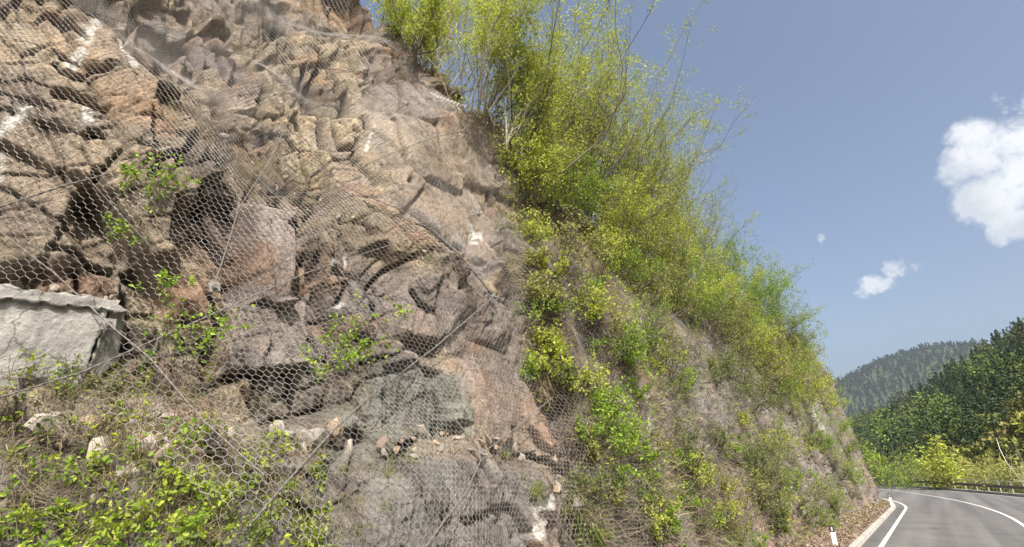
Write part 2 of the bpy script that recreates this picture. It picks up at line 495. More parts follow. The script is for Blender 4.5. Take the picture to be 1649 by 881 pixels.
# fracture blocks at four sizes, in a frame tilted like the joints in the photograph
H = 0.55 * fbm(SS * 0.22, ZZ * 0.25, 3, 5) + 0.12 * fbm(SS * 0.9, ZZ * 0.9, 4, 11)
ck_ = []
EDGE = np.zeros(SS.shape); CELL = np.zeros(SS.shape)
ca, sa = math.cos(R_(-20)), math.sin(R_(-20))
for lvl, (sx, sz, amp, tilt, crack, seed) in enumerate([(1.5, 2.5, 0.16, 0.26, 0.12, 21), (0.66, 1.25, 0.085, 0.30, 0.06, 31), (0.25, 0.48, 0.026, 0.20, 0.022, 41), (0.10, 0.18, 0.009, 0.16, 0.008, 51)]):
    wq = (0.12, 0.16, 0.25, 0.3)[lvl]
    wx = SS + wq * sx * fbm(SS / sx, ZZ / sx, 3, seed + 1); wz = ZZ + wq * sx * fbm(SS / sx, ZZ / sx, 3, seed + 2)
    u = (ca * wx - sa * wz) / sx; v = (sa * wx + ca * wz) / sz
    f1, f2, dx, dy, ci, cj = voro(u, v, seed)
    r1 = hsh(ci, cj, seed + 3); r2 = hsh(ci, cj, seed + 4) - 0.5; r3 = hsh(ci, cj, seed + 5) - 0.35
    calm = 1 - (0.35, 0.75, 0.8, 0.65)[lvl] * slab
    h = amp * (r1 - 0.5) * 2 * (1 - 0.4 * sstep(8, 13, SS)) + tilt * (dx * sx * r2 * 2 + dy * sz * r3 * 2)
    ed = sstep(0.07, 0.0, f2 - f1)
    H += calm * h; ck_.append(calm * crack * ed * (0.4 + r1))
    if lvl < 2: EDGE = np.maximum(EDGE, ed * calm)
    if lvl == 1: CELL = r1
H += 0.018 * fbm(SS * 7, ZZ * 7, 4, 61, 0.65) * (1 - 0.4 * slab)
# long steep joints and short cross joints: thin open cracks with a small offset across each
JOINT = np.zeros(SS.shape); CRK = sum(ck_)
for jx, jz, ang, dep, wid, seed in [(0.46, 2.6, -16, 0.26, 0.05, 71), (0.24, 1.3, -24, 0.11, 0.06, 74), (0.8, 0.42, -32, 0.05, 0.05, 77)]:
    c_, s_ = math.cos(R_(ang)), math.sin(R_(ang))
    wx = SS + 0.05 * fbm(SS * 3, ZZ * 3, 3, seed + 1); wz = ZZ + 0.05 * fbm(SS * 3, ZZ * 3, 3, seed + 2)
    f1, f2, dx, dy, ci, cj = voro((c_ * wx - s_ * wz) / jx, (s_ * wx + c_ * wz) / jz, seed, 0.95)
    on = sstep(-0.06, 0.10, fbm(SS * 0.8, ZZ * 0.8, 3, seed + 3)) * (1 - 0.75 * slab)
    ed = sstep(wid * 2.2, wid * 0.4, f2 - f1) * on
    H += (hsh(ci, cj, seed + 1) - 0.5) * dep * 0.85 * (0.25 + on) * (1 - 0.7 * slab) + dx * jx * (hsh(ci, cj, seed + 2) - 0.5) * 0.3 * (1 - 0.7 * slab) 
    CRK += dep * ed
    JOINT = np.maximum(JOINT, ed * (0.6 + 0.4 * (jx > 0.3)))
    if seed == 71: JC = hsh(ci, cj, seed + 5)
    if seed == 77: JC2 = hsh(ci, cj, seed + 5)
far = sstep(8, 13, SS)
H *= 1 - 0.62 * far
H *= sstep(20, 14, ZZ)

# ---- features of this particular face: recesses, ledges, slots and slabs
slot_shade = np.zeros(SS.shape)
def recess(pl, depth, f=8):
    global H
    H = H - 0.62 * depth * poly(pl, f)
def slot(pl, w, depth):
    global H, slot_shade
    k = sstep(w * 1.0, w * 0.45, seg_d(pl, PX + 0.35 * (WX - PX), PY + 0.35 * (WY - PY))); H = H - 1.2 * depth * k; slot_shade = np.maximum(slot_shade, k)
# grassy diagonal ledge: rock above it set back, rock below it standing forward
ledge = [(150, 60), (280, 150), (380, 225), (480, 300), (620, 352), (720, 440), (800, 500)]
sd = np.where(WY > np.interp(WX, [p[0] for p in ledge], [p[1] for p in ledge]), 1.0, -1.0) * seg_d(ledge)
inx = sstep(120, 220, WX) * sstep(860, 760, WX)
H += inx * (0.34 * sstep(-20, 28, sd) - 0.16)
H += inx * 0.30 * sstep(60, 10, np.abs(sd - 25)) * 0.6
recess([(262, 335), (388, 325), (392, 480), (340, 470), (300, 440), (262, 400)], 0.75, 16)
recess([(200, 430), (262, 420), (300, 470), (250, 520), (200, 510)], 0.55, 14)
recess([(345, 460), (398, 450), (405, 486), (360, 490)], 0.5, 8)
recess([(215, 0), (320, -10), (325, 60), (270, 100), (230, 60)], 0.55, 12)
recess([(250, 60), (330, 50), (345, 105), (290, 110)], 0.45, 10)
recess([(335, 40), (400, 60), (412, 150), (370, 140), (345, 100)], 0.4, 10)
recess([(395, 70), (425, 90), (412, 155), (385, 130)], 0.4, 8)
recess([(425, -10), (480, 0), (500, 90), (460, 90)], 0.35, 10)
recess([(540, 40), (640, 60), (660, 90), (590, 80)], 0.5, 14)
recess([(590, 590), (640, 585), (700, 600), (735, 705), (700, 712), (600, 700)], 0.28, 10)
recess([(695, 680), (735, 690), (730, 715), (690, 712)], 0.4, 6)
recess([(575, 745), (600, 720), (680, 700), (690, 712), (610, 745)], 0.35, 8)
recess([(700, 480), (712, 400), (740, 430), (730, 470)], 0.3, 8)
recess([(480, 700), (560, 690), (580, 720), (500, 740)], 0.3, 8)
H += 0.35 * poly([(385, 325), (450, 345), (455, 500), (392, 490)], 10)
H += 0.26 * poly([(345, 492), (480, 486), (490, 595), (345, 608)], 12)
H += 0.22 * poly([(620, 430), (705, 420), (735, 500), (700, 560), (615, 550)], 18)
H += 0.22 * poly([(575, 752), (700, 715), (830, 745), (960, 800), (960, 920), (500, 920)], 70)
H += 0.25 * poly([(600, 280), (655, 270), (740, 370), (720, 420), (640, 340)], 14)
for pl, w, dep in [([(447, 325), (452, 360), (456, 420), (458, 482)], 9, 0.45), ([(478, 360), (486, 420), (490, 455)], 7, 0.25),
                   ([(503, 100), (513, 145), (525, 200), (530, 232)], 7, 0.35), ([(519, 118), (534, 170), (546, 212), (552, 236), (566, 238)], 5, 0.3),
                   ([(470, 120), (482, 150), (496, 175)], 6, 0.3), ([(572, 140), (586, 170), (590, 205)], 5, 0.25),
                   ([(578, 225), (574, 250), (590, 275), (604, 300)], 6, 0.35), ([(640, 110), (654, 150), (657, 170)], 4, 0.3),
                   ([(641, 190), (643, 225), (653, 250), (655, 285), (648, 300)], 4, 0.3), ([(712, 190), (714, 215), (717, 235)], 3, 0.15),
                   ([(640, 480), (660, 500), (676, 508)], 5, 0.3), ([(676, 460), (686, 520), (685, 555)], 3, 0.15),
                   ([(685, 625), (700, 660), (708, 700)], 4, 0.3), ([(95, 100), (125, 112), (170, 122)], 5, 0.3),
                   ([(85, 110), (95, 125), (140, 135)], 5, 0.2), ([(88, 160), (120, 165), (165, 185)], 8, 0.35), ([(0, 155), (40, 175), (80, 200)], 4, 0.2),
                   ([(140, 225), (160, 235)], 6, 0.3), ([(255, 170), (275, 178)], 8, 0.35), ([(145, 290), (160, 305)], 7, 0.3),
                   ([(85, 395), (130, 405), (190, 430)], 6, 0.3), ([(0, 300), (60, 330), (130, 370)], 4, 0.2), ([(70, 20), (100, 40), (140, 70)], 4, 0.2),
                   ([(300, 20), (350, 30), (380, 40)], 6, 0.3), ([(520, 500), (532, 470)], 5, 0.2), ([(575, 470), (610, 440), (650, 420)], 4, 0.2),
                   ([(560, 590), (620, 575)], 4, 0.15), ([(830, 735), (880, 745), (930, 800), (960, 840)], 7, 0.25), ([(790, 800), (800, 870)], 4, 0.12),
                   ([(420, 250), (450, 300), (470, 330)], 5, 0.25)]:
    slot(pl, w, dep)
calm_l = poly([(-40, 215), (120, 215), (150, 420), (-40, 440)], 40)
H = H * (1 - 0.6 * calm_l) + 0.10 * calm_l
H = H * (1 - 0.8 * poly([(-60, 455), (205, 480), (205, 560), (130, 660), (-60, 740)], 14)) - 0.12 * poly([(-60, 455), (205, 480), (205, 560), (130, 660), (-60, 740)], 14)
shade_dents = sstep(0.10, 0.22, fbm(SS * 7, ZZ * 7, 3, 90)) * poly([(720, 470), (800, 480), (850, 570), (830, 620), (760, 560)], 25)
H -= 0.06 * shade_dents  # dents shaped in place of plant shadows dappling this slab

def soft3(A):
    B = np.pad(A, 1, mode='edge')
    B = 0.25 * B[:-2] + 0.5 * B[1:-1] + 0.25 * B[2:]
    return 0.25 * B[:, :-2] + 0.5 * B[:, 1:-1] + 0.25 * B[:, 2:]
H = soft3(H) - CRK * (1 - 0.5 * far) - 0.010 * np.abs(fbm(SS * 14, ZZ * 14, 3, 95)) * 4
XC = XB + H * sstep(-0.4, 0.5, ZZ)
# keep the foot behind the verge
XC = np.minimum(XC, kerb_x(SS) - 0.45 - 0.05 * ZZ.clip(0, 3) + 0.9 * sstep(6, 3, SS) * 0)

def cidx(s): return np.interp(s, S, np.arange(len(S)))
def ridx(z): return np.interp(z, Z, np.arange(len(Z)))
def lookup(G, s, z):
    c = cidx(s); r = ridx(z)
    c0 = np.clip(np.floor(c).astype(int), 0, len(S) - 2); r0 = np.clip(np.floor(r).astype(int), 0, len(Z) - 2)
    fc = c - c0; fr = r - r0
    return (G[r0, c0] * (1 - fc) + G[r0, c0 + 1] * fc) * (1 - fr) + (G[r0 + 1, c0] * (1 - fc) + G[r0 + 1, c0 + 1] * fc) * fr
def surf(s, z): return lookup(XC, s, z)

def hit(px, py, tmax=90.0):
    """where the sight line through a photo point meets the cliff (world points, distances)"""
    px = np.atleast_1d(np.asarray(px, float)); py = np.atleast_1d(np.asarray(py, float))
    D = ray(px, py); n = len(px)
    t = np.full(n, 1.5); done = np.zeros(n, bool); tp = t.copy()
    while t.min() < tmax and not done.all():
        P = CAM + D * t[:, None]
        inside = (P[:, 0] < surf(P[:, 1], P[:, 2])) & (P[:, 2] > -0.4) & (P[:, 2] < 25.5)
        done |= inside
        tp = np.where(done, tp, t)
        t = np.where(done, t, t * 1.008)
        if (t[~done] > tmax).all(): break
    lo, hi = tp.copy(), t.copy()
    for _ in range(10):
        mid = (lo + hi) / 2; P = CAM + D * mid[:, None]
        ins = P[:, 0] < surf(P[:, 1], P[:, 2])
        hi = np.where(ins, mid, hi); lo = np.where(ins, lo, mid)
    return CAM + D * hi[:, None], done

def hit1(px, py): return hit([px], [py])[0][0]

# ---- rock colours (beds, stains, quartz, soil on ledges, dark cracks, painted slot shade)
tan = np.array((0.40, 0.31, 0.205)); mauve = np.array((0.335, 0.275, 0.245)); grey = np.array((0.275, 0.262, 0.24))
red = np.array((0.33, 0.195, 0.125)); gold = np.array((0.47, 0.375, 0.23)); white = np.array((0.80, 0.78, 0.72)); soil = np.array((0.27, 0.205, 0.15))
greengrey = np.array((0.255, 0.265, 0.225)); pink = np.array((0.42, 0.315, 0.25))
n1 = sstep(-0.12, 0.12, fbm(SS * 0.5, ZZ * 0.5, 4, 101)); n2 = sstep(-0.1, 0.15, fbm(SS * 1.4, ZZ * 1.4, 4, 111))
COL = mauve + (tan - mauve) * n1[..., None]
def paint(c, mask, k=1.0):
    global COL
    COL = COL + (c - COL) * (np.clip(mask, 0, 1) * k)[..., None]
paint(grey, n2, 0.35)
paint(tan, sstep(300, 150, WX + 0.3 * WY), 0.6)
paint(gold, poly([(400, 50), (560, 60), (600, 130), (590, 270), (480, 270), (420, 180)], 40), 0.65)
paint(gold, poly([(590, 285), (650, 285), (650, 310), (600, 315)], 10), 0.7)
paint(mauve, poly([(600, 140), (700, 120), (800, 205), (790, 420), (620, 330)], 30), 0.6)
paint(pink, poly([(630, 270), (740, 250), (790, 380), (770, 430), (650, 350)], 40), 0.8)
paint(mauve, poly([(380, 320), (470, 340), (480, 500), (380, 500)], 15), 0.9)
paint(mauve * 0.92, poly([(340, 480), (740, 420), (740, 560), (490, 600), (345, 610)], 25), 0.8)
paint(red * 0.8, poly([(262, 330), (392, 325), (392, 480), (300, 450), (262, 400)], 20), 0.6)
paint(red, poly([(250, 440), (340, 455), (350, 530), (270, 530)], 18), 0.85)
paint(red, poly([(60, 420), (190, 430), (190, 470), (60, 460)], 12), 0.8)
paint(pink, poly([(620, 500), (690, 500), (690, 560), (620, 555)], 15), 0.7)
paint(greengrey, poly([(580, 585), (740, 600), (740, 710), (560, 740)], 25), 0.9)
paint(grey * 0.85, poly([(560, 740), (840, 740), (850, 900), (540, 900)], 25), 0.9)
paint(pink, poly([(700, 500), (830, 500), (870, 600), (890, 720), (740, 720)], 30), 0.65)
paint(soil * 1.25, poly([(590, 705), (900, 700), (960, 800), (960, 860), (840, 760), (600, 750)], 20), 0.8)
paint(grey, poly([(1040, 480), (1180, 560), (1250, 760), (1040, 720)], 40), 0.8)
paint(grey * 1.1, poly([(1270, 640), (1370, 640), (1400, 780), (1300, 760)], 40), 0.7)
paint(soil, sstep(45, 15, np.abs(sd - 15)) * inx, 0.75)
paint(np.array((0.215, 0.19, 0.165)), sstep(3.1, 2.4, ZZ) * sstep(5.5, 4.0, SS), 0.8)
paint(soil * 0.8, sstep(-0.2, 0.8, ZZ - crest_z(SS)), 0.8)
gully = poly([(825, 290), (900, 280), (1100, 420), (1060, 480), (1050, 700), (900, 720), (860, 560), (800, 420)], 40)
paint(soil, gully, 0.55)
purple = np.array((0.215, 0.165, 0.165)); rust = np.array((0.40, 0.215, 0.105)); ochre = np.array((0.43, 0.32, 0.17)); slate = np.array((0.17, 0.165, 0.16))
wild = (1 - 0.6 * slab)
paint(purple, sstep(0.62, 0.85, JC) * wild, 0.55)
paint(rust, sstep(0.80, 0.9, JC2) * sstep(0.0, 0.12, fbm(SS * 0.9, ZZ * 0.9, 4, 141)) * wild, 0.6)
paint(ochre, sstep(0.25, 0.1, JC2) * sstep(0.02, 0.12, fbm(SS * 0.7, ZZ * 0.7, 4, 151)) * wild, 0.5)
paint(slate, sstep(0.04, 0.18, fbm(SS * 1.1, ZZ * 0.7, 5, 161, 0.6)), 0.5)
paint(rust, sstep(0.14, 0.24, fbm(SS * 1.3, ZZ * 1.0, 4, 171)), 0.45)
paint(grey * 0.9, poly([(560, 740), (840, 740), (850, 900), (540, 900)], 25), 0.75)
paint(greengrey * 0.9, poly([(570, 585), (740, 600), (740, 710), (500, 760), (480, 700)], 30), 0.6)
paint(grey * 1.15, poly([(1030, 470), (1190, 560), (1320, 640), (1400, 790), (1330, 850), (1040, 740)], 60), 0.55)
paint(tan * 1.05, poly([(620, 150), (790, 200), (790, 430), (720, 400), (610, 300)], 40), 0.5)
paint(tan * 1.1, poly([(-40, -40), (420, -40), (560, 60), (590, 270), (300, 160), (200, 330), (-40, 440)], 60) * sstep(-0.05, 0.1, fbm(SS * 0.9, ZZ * 0.9, 4, 181)), 0.5)
paint(COL * 0.6, EDGE, 0.6)
paint(COL * 0.45, JOINT, 0.7)
paint(np.array((0.08, 0.065, 0.06)), slot_shade, 0.75)  # shade inside the slots painted into the rock colour
COL = COL * (0.82 + 0.36 * CELL[..., None])
COL *= (1 + 0.6 * fbm(SS * 5, ZZ * 5, 4, 131))[..., None]
for pl, w in [([(150, 46), (138, 60), (128, 88), (108, 112)], 13), ([(203, 42), (214, 60), (222, 85)], 16), ([(40, 186), (20, 202), (-5, 222)], 13),
              ([(134, 182), (134, 212)], 10), ([(4, 250), (0, 290)], 6), ([(848, 806), (850, 862)], 11), ([(730, 505), (726, 525), (720, 540)], 5),
              ([(766, 362), (768, 388)], 9), ([(530, 428), (532, 440)], 5), ([(522, 482), (520, 500)], 7), ([(498, 560), (490, 590)], 5),
              ([(600, 205), (590, 240)], 3), ([(1040, 640), (1050, 690)], 8), ([(1310, 665), (1325, 690)], 4)]:
    paint(white, sstep(w * 1.15, w * 0.4, seg_d(pl, PX + 0.4 * (WX - PX), PY + 0.4 * (WY - PY))) * sstep(-0.28, -0.02, fbm(SS * 8, ZZ * 8, 3, 191)), 0.92)
lum = COL.mean(-1, keepdims=True); COL = (lum + (COL - lum) * 0.84) * 0.84 * np.array((0.955, 0.985, 1.01))

def build_cliff():
    mb = MB()
    V = np.stack([XC, SS, ZZ], -1)
    nr, nc = SS.shape
    # top strip running back from the crest
    last = V[-1].copy(); back = [last]
    for dxx in (6, 14, 30, 60):
        b = V[-1].copy(); b[:, 0] -= dxx; b[:, 2] += 0.38 * dxx; back.append(b)
    V = np.concatenate([V, np.stack(back[1:])], 0)
    col = np.concatenate([COL, np.broadcast_to(soil * 0.8, (4, nc, 3))], 0)
    nr2 = V.shape[0]
    i = np.arange(nr2 * nc).reshape(nr2, nc)
    q = np.stack([i[:-1, :-1], i[:-1, 1:], i[1:, 1:], i[1:, :-1]], -1).reshape(-1, 4)
    q = q[:, [0, 1, 2, 3]]
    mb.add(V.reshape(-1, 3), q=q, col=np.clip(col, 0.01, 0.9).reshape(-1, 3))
    o = mb.build('rock_cliff', M['rock'], smooth=True)
    tag(o, 'tall fractured rock face beside the road, draped in wire netting', kind='structure')
build_cliff()

# ------------------------------------------------------------------ road, kerb, verge, ground
def strip(fa, fb, z, y, za=None):
    mb = MB()
    a = np.stack([fa(y), y, np.full(len(y), z)], -1); b = np.stack([fb(y), y, np.full(len(y), z if za is None else za)], -1)
    V = np.stack([a, b], 1).reshape(-1, 3); i = np.arange(len(y) - 1) * 2
    mb.add(V, q=np.stack([i, i + 1, i + 3, i + 2], 1))
    return mb

def asphalt():
    k = Nodes('asphalt')
    f = k.noise(0.6, 5); g = k.noise(90, 3); h = k.noise(220.0, 2)
    c = k.ramp(f, [(0.3, (0.122, 0.122, 0.122)), (0.7, (0.160, 0.159, 0.157))])
    c = k.mix(c, k.ramp(g, [(0.3, (0.8,) * 3), (0.7, (1.2,) * 3)]), 0.8, 'MULTIPLY')
    mp = k.n('ShaderNodeMapping'); mp.inputs['Scale'].default_value = (1.0, 0.025, 1.0); k.l(k.tc.outputs['Object'], mp.inputs['Vector'])
    tr = k.noise(1.1, 3, 0.5, mp.outputs[0])
    c = k.mix(c, k.ramp(tr, [(0.35, (0.70, 0.70, 0.71)), (0.65, (1.12, 1.11, 1.10))]), 1.0, 'MULTIPLY')
    v = k.n('ShaderNodeTexVoronoi', feature='DISTANCE_TO_EDGE'); v.inputs['Scale'].default_value = 0.16
    nz = k.n('ShaderNodeTexNoise'); nz.inputs['Scale'].default_value = 0.8; nz.inputs['Detail'].default_value = 6; k.l(k.tc.outputs['Object'], nz.inputs['Vector'])
    va = k.n('ShaderNodeVectorMath', operation='MULTIPLY_ADD'); k.l(nz.outputs['Color'], va.inputs[0]); va.inputs[1].default_value = (2.5, 2.5, 0); k.l(k.tc.outputs['Object'], va.inputs[2])
    k.l(va.outputs[0], v.inputs['Vector'])
    c = k.mix(c, k.ramp(v.outputs['Distance'], [(0.0, (0.45, 0.45, 0.45)), (0.006, (1, 1, 1))]), 0.8, 'MULTIPLY')
    k.l(c, k.b.inputs['Base Color']); k.b.inputs['Roughness'].default_value = 0.85
    k.b.inputs['Specular IOR Level'].default_value = 0.25
    k.l(k.bump(h, 0.5, 0.004), k.b.inputs['Normal'])
    return k.m
M['asphalt'] = asphalt()
def kerbmat():
    k = Nodes('kerb_concrete')
    f = k.noise(1.2, 8, 0.7); g = k.noise(30, 6, 0.7)
    c = k.ramp(f, [(0.3, (0.26, 0.25, 0.23)), (0.5, (0.38, 0.37, 0.345)), (0.75, (0.48, 0.47, 0.44))])
    c = k.mix(c, k.ramp(g, [(0.3, (0.7,) * 3), (0.55, (1.05,) * 3)]), 0.8, 'MULTIPLY')
    w = k.n('ShaderNodeTexBrick'); w.inputs['Scale'].default_value = 1.0; w.offset = 0.0
    mp = k.n('ShaderNodeMapping'); mp.inputs['Rotation'].default_value = (0, 0, R_(90)); k.l(k.tc.outputs['Object'], mp.inputs['Vector'])
    w.inputs['Brick Width'].default_value = 1.0; w.inputs['Row Height'].default_value = 50.0; w.inputs['Mortar Size'].default_value = 0.012
    w.inputs['Color1'].default_value = (1, 1, 1, 1); w.inputs['Color2'].default_value = (0.93, 0.93, 0.93, 1); w.inputs['Mortar'].default_value = (0.35, 0.34, 0.32, 1)
    k.l(mp.outputs[0], w.inputs['Vector'])
    k.l(k.mix(c, w.outputs['Color'], 1.0, 'MULTIPLY'), k.b.inputs['Base Color']); k.b.inputs['Roughness'].default_value = 0.9
    k.l(k.bump(g, 0.6, 0.004), k.b.inputs['Normal'])
    return k.m
M['concrete'] = kerbmat()
def paintmat():
    k = Nodes('road_paint')
    f = k.noise(9, 8, 0.7)
    k.l(k.ramp(f, [(0.32, (0.30, 0.295, 0.28)), (0.44, (0.60, 0.59, 0.57)), (0.8, (0.72, 0.71, 0.69))]), k.b.inputs['Base Color'])
    k.b.inputs['Roughness'].default_value = 0.7
    return k.m
M['paint'] = paintmat()
M['earth'] = simple('verge_earth', (0.23, 0.19, 0.15), 0.95, 0, 9, 0.45, 0.03)
M['meadow'] = simple('valley_ground', (0.045, 0.06, 0.025), 0.95, 0, 0.3, 0.4, 0.0)

yr = np.concatenate([np.arange(-40, 36, 2.0), np.arange(36, 120, 1.0)])
tag(strip(lambda y: kerb_x(y) + 0.1, lambda y: outer_x(y) + 0.2, 0.0, yr).build('road', M['asphalt']), kind='structure')
tag(strip(lambda y: edge_x(y), lambda y: edge_x(y) + 0.14, 0.004, yr).build('road_edge_line', M['paint']), kind='structure')
tag(strip(lambda y: centre_x(y), lambda y: centre_x(y) + 0.15, 0.004, yr).build('road_centre_line', M['paint']), kind='structure')
tag(strip(lambda y: outer_x(y) - 0.75, lambda y: outer_x(y) - 0.6, 0.004, yr).build('road_outer_line', M['paint']), kind='structure')

def kerb(name, fx, w, h, mat, batter=0.04):
    mb = MB(); y = yr; n = len(y)
    prof = [(0.0, -0.05), (0.0, h), (0.02, h + 0.012), (w - batter - 0.02, h + 0.012), (w - batter, h), (w, -0.05)]
    V = np.stack([np.stack([fx(y) + a, y, np.full(n, b)], -1) for a, b in prof], 1)
    i = np.arange(n * 6).reshape(n, 6)
    mb.add(V.reshape(-1, 3), q=np.stack([i[:-1, :-1], i[:-1, 1:], i[1:, 1:], i[1:, :-1]], -1).reshape(-1, 4)[:, ::-1])
    return tag(mb.build(name, mat), kind='structure')
kerb('kerb', kerb_x, 0.20, 0.13, M['concrete'])
kerb('parapet_kerb', lambda y: outer_x(y), 0.45, 0.22, M['concrete'])
yv = np.arange(-5, 72, 0.4)
mb = MB()
cols = 9; ub = np.linspace(0, 1, cols)
xa = foot_x(yv) - 0.9; xb = kerb_x(yv) + 0.01
VX = xa[:, None] + (xb - xa)[:, None] * ub; VY = np.broadcast_to(yv[:, None], VX.shape)
VZ = 0.11 + 0.30 * (1 - ub) ** 2 + 0.06 * fbm(VX * 1.7, VY * 1.7, 3, 301) * np.sin(ub * math.pi)
i = np.arange(VX.size).reshape(VX.shape)
mb.add(np.stack([VX, VY, VZ], -1).reshape(-1, 3), q=np.stack([i[:-1, :-1], i[:-1, 1:], i[1:, 1:], i[1:, :-1]], -1).reshape(-1, 4)[:, ::-1])
tag(mb.build('verge', M['earth'], smooth=True), kind='structure')
def verge_z(x, y):
    a = foot_x(y) - 0.9; b = kerb_x(y)
    u = np.clip((x - a) / (b - a), 0, 1)
    return 0.11 + 0.30 * (1 - u) ** 2

# valley floor and the wooded hills: one terrain sheet
def ridge(x, y, pts, slope, rnd=12.0):
    best = np.full(np.shape(x), -1e9)
    for (x0, y0, z0), (x1, y1, z1) in zip(pts[:-1], pts[1:]):
        vx, vy = x1 - x0, y1 - y0
        t = np.clip(((x - x0) * vx + (y - y0) * vy) / (vx * vx + vy * vy), 0, 1)
        d = np.hypot(x - x0 - t * vx, y - y0 - t * vy)
        best = np.maximum(best, z0 + (z1 - z0) * t - slope * (np.sqrt(d * d + rnd * rnd) - rnd))
    return best
RA = [(-75, 1000, 10), (-11, 900, 46), (17, 800, 57), (42, 640, 66), (83, 520, 82), (150, 380, 118), (270, 240, 172), (420, 100, 232)]
RB = [(-62, 500, -5), (-45, 490, 8), (-30, 480, 23), (-12, 475, 34), (10, 520, 42), (30, 580, 50)]
RC = [(-900, 2300, 60), (-600, 2050, 120), (-330, 1900, 175), (-180, 1850, 225), (-115, 1850, 260), (-42, 1850, 290), (20, 1820, 307), (75, 1800, 314), (160, 1760, 300), (300, 1750, 300), (600, 1700, 320)]
def terrain_z(x, y):
    v = np.where(x > outer_x(np.clip(y, -40, 120)) + 0.3, -1.6 - 1.5 * sstep(1, 12, x - outer_x(np.clip(y, -40, 120))), -0.15)
    v = np.where(y > 118, -3.0, v)
    v = np.where((x < kerb_x(np.clip(y, -10, 68))) & (y < 118), -0.3, v)
    n = 9 * fbm(x / 60, y / 60, 4, 201) + 40 * fbm(x / 420, y / 420, 3, 211) * sstep(600, 1500, y)
    h = np.maximum(ridge(x, y, RA, 0.64), np.maximum(ridge(x, y, RB, 0.62, 18), ridge(x, y, RC, 0.52, 40) + 4))
    left = np.where(y > 72, 0.55 * np.maximum(0, (-x - 60 - 0.25 * (y - 72))), 0) - 3   # hillside beyond the bend
    h = np.maximum(h, left)
    return np.where(h > v - 4, np.maximum(v, h + n * sstep(-4, 8, h)), v)
def axis(segs):
    r = [segs[0][0]]
    for a, b, st in segs: r += list(np.arange(r[-1] + st, b + st * 0.5, st))
    return np.array(r)
gx = axis([(-3000, -1000, 200), (0, -300, 40), (0, -60, 15), (0, 60, 4), (0, 300, 12), (0, 1000, 40), (0, 3000, 200)])
gy = axis([(-600, -60, 60), (0, 130, 4), (0, 700, 9), (0, 2300, 28), (0, 5000, 200)])
GX, GY = np.meshgrid(gx, gy); GZ = terrain_z(GX, GY)
def outer_clear(x, y): return (x > kerb_x(np.clip(y, -10, 200)) - 14)
GZ = np.where((np.abs(GY) < 60) & (GX < -3) & (GX > -30), -0.6, GZ)
mb = MB(); i = np.arange(GX.size).reshape(GX.shape)
mb.add(np.stack([GX, GY, GZ - 0.05], -1).reshape(-1, 3), q=np.stack([i[:-1, :-1], i[:-1, 1:], i[1:, 1:], i[1:, :-1]], -1).reshape(-1, 4))
tag(mb.build('valley_terrain', M['meadow'], smooth=True), kind='structure')

# ------------------------------------------------------------------ rockfall netting
gs = np.arange(-4, 25, 0.1); gz = np.arange(0.4, 16.4, 0.1)
Gs, Gz = np.meshgrid(gs, gz)
Gx = surf(Gs, Gz)
def shiftmax(A, r, ax):
    B = A.copy()
    for k in range(1, r + 1):
        B = np.maximum(B, np.maximum(np.roll(A, k, ax), np.roll(A, -k, ax)))
    return B
def blur(A, r):
    for ax in (0, 1):
        pad = [(r, r) if i == ax else (0, 0) for i in (0, 1)]
        c = np.cumsum(np.pad(A, pad, mode='edge'), axis=ax)
        c = np.concatenate([np.zeros_like(np.take(c, [0], ax)), c], ax)
        n = A.shape[ax]; w = 2 * r + 1
        A = (np.take(c, np.arange(w, w + n), ax) - np.take(c, np.arange(0, n), ax)) / w
    return A
E = shiftmax(shiftmax(Gx, 3, 0), 3, 1)
E = blur(blur(E, 3), 3) - 0.03
E = np.maximum(E, blur(shiftmax(shiftmax(Gx, 1, 0), 1, 1), 1) + 0.02)
NETX = E + 0.05 * fbm(Gs * 1.3, Gz * 1.3, 3, 501)
def net_x(s, z):
    c = np.clip((s - gs[0]) / 0.1, 0, len(gs) - 1.001); r = np.clip((z - gz[0]) / 0.1, 0, len(gz) - 1.001)
    c0 = c.astype(int); r0 = r.astype(int); fc = c - c0; fr = r - r0
    return (NETX[r0, c0] * (1 - fc) + NETX[r0, c0 + 1] * fc) * (1 - fr) + (NETX[r0 + 1, c0] * (1 - fc) + NETX[r0 + 1, c0 + 1] * fc) * fr

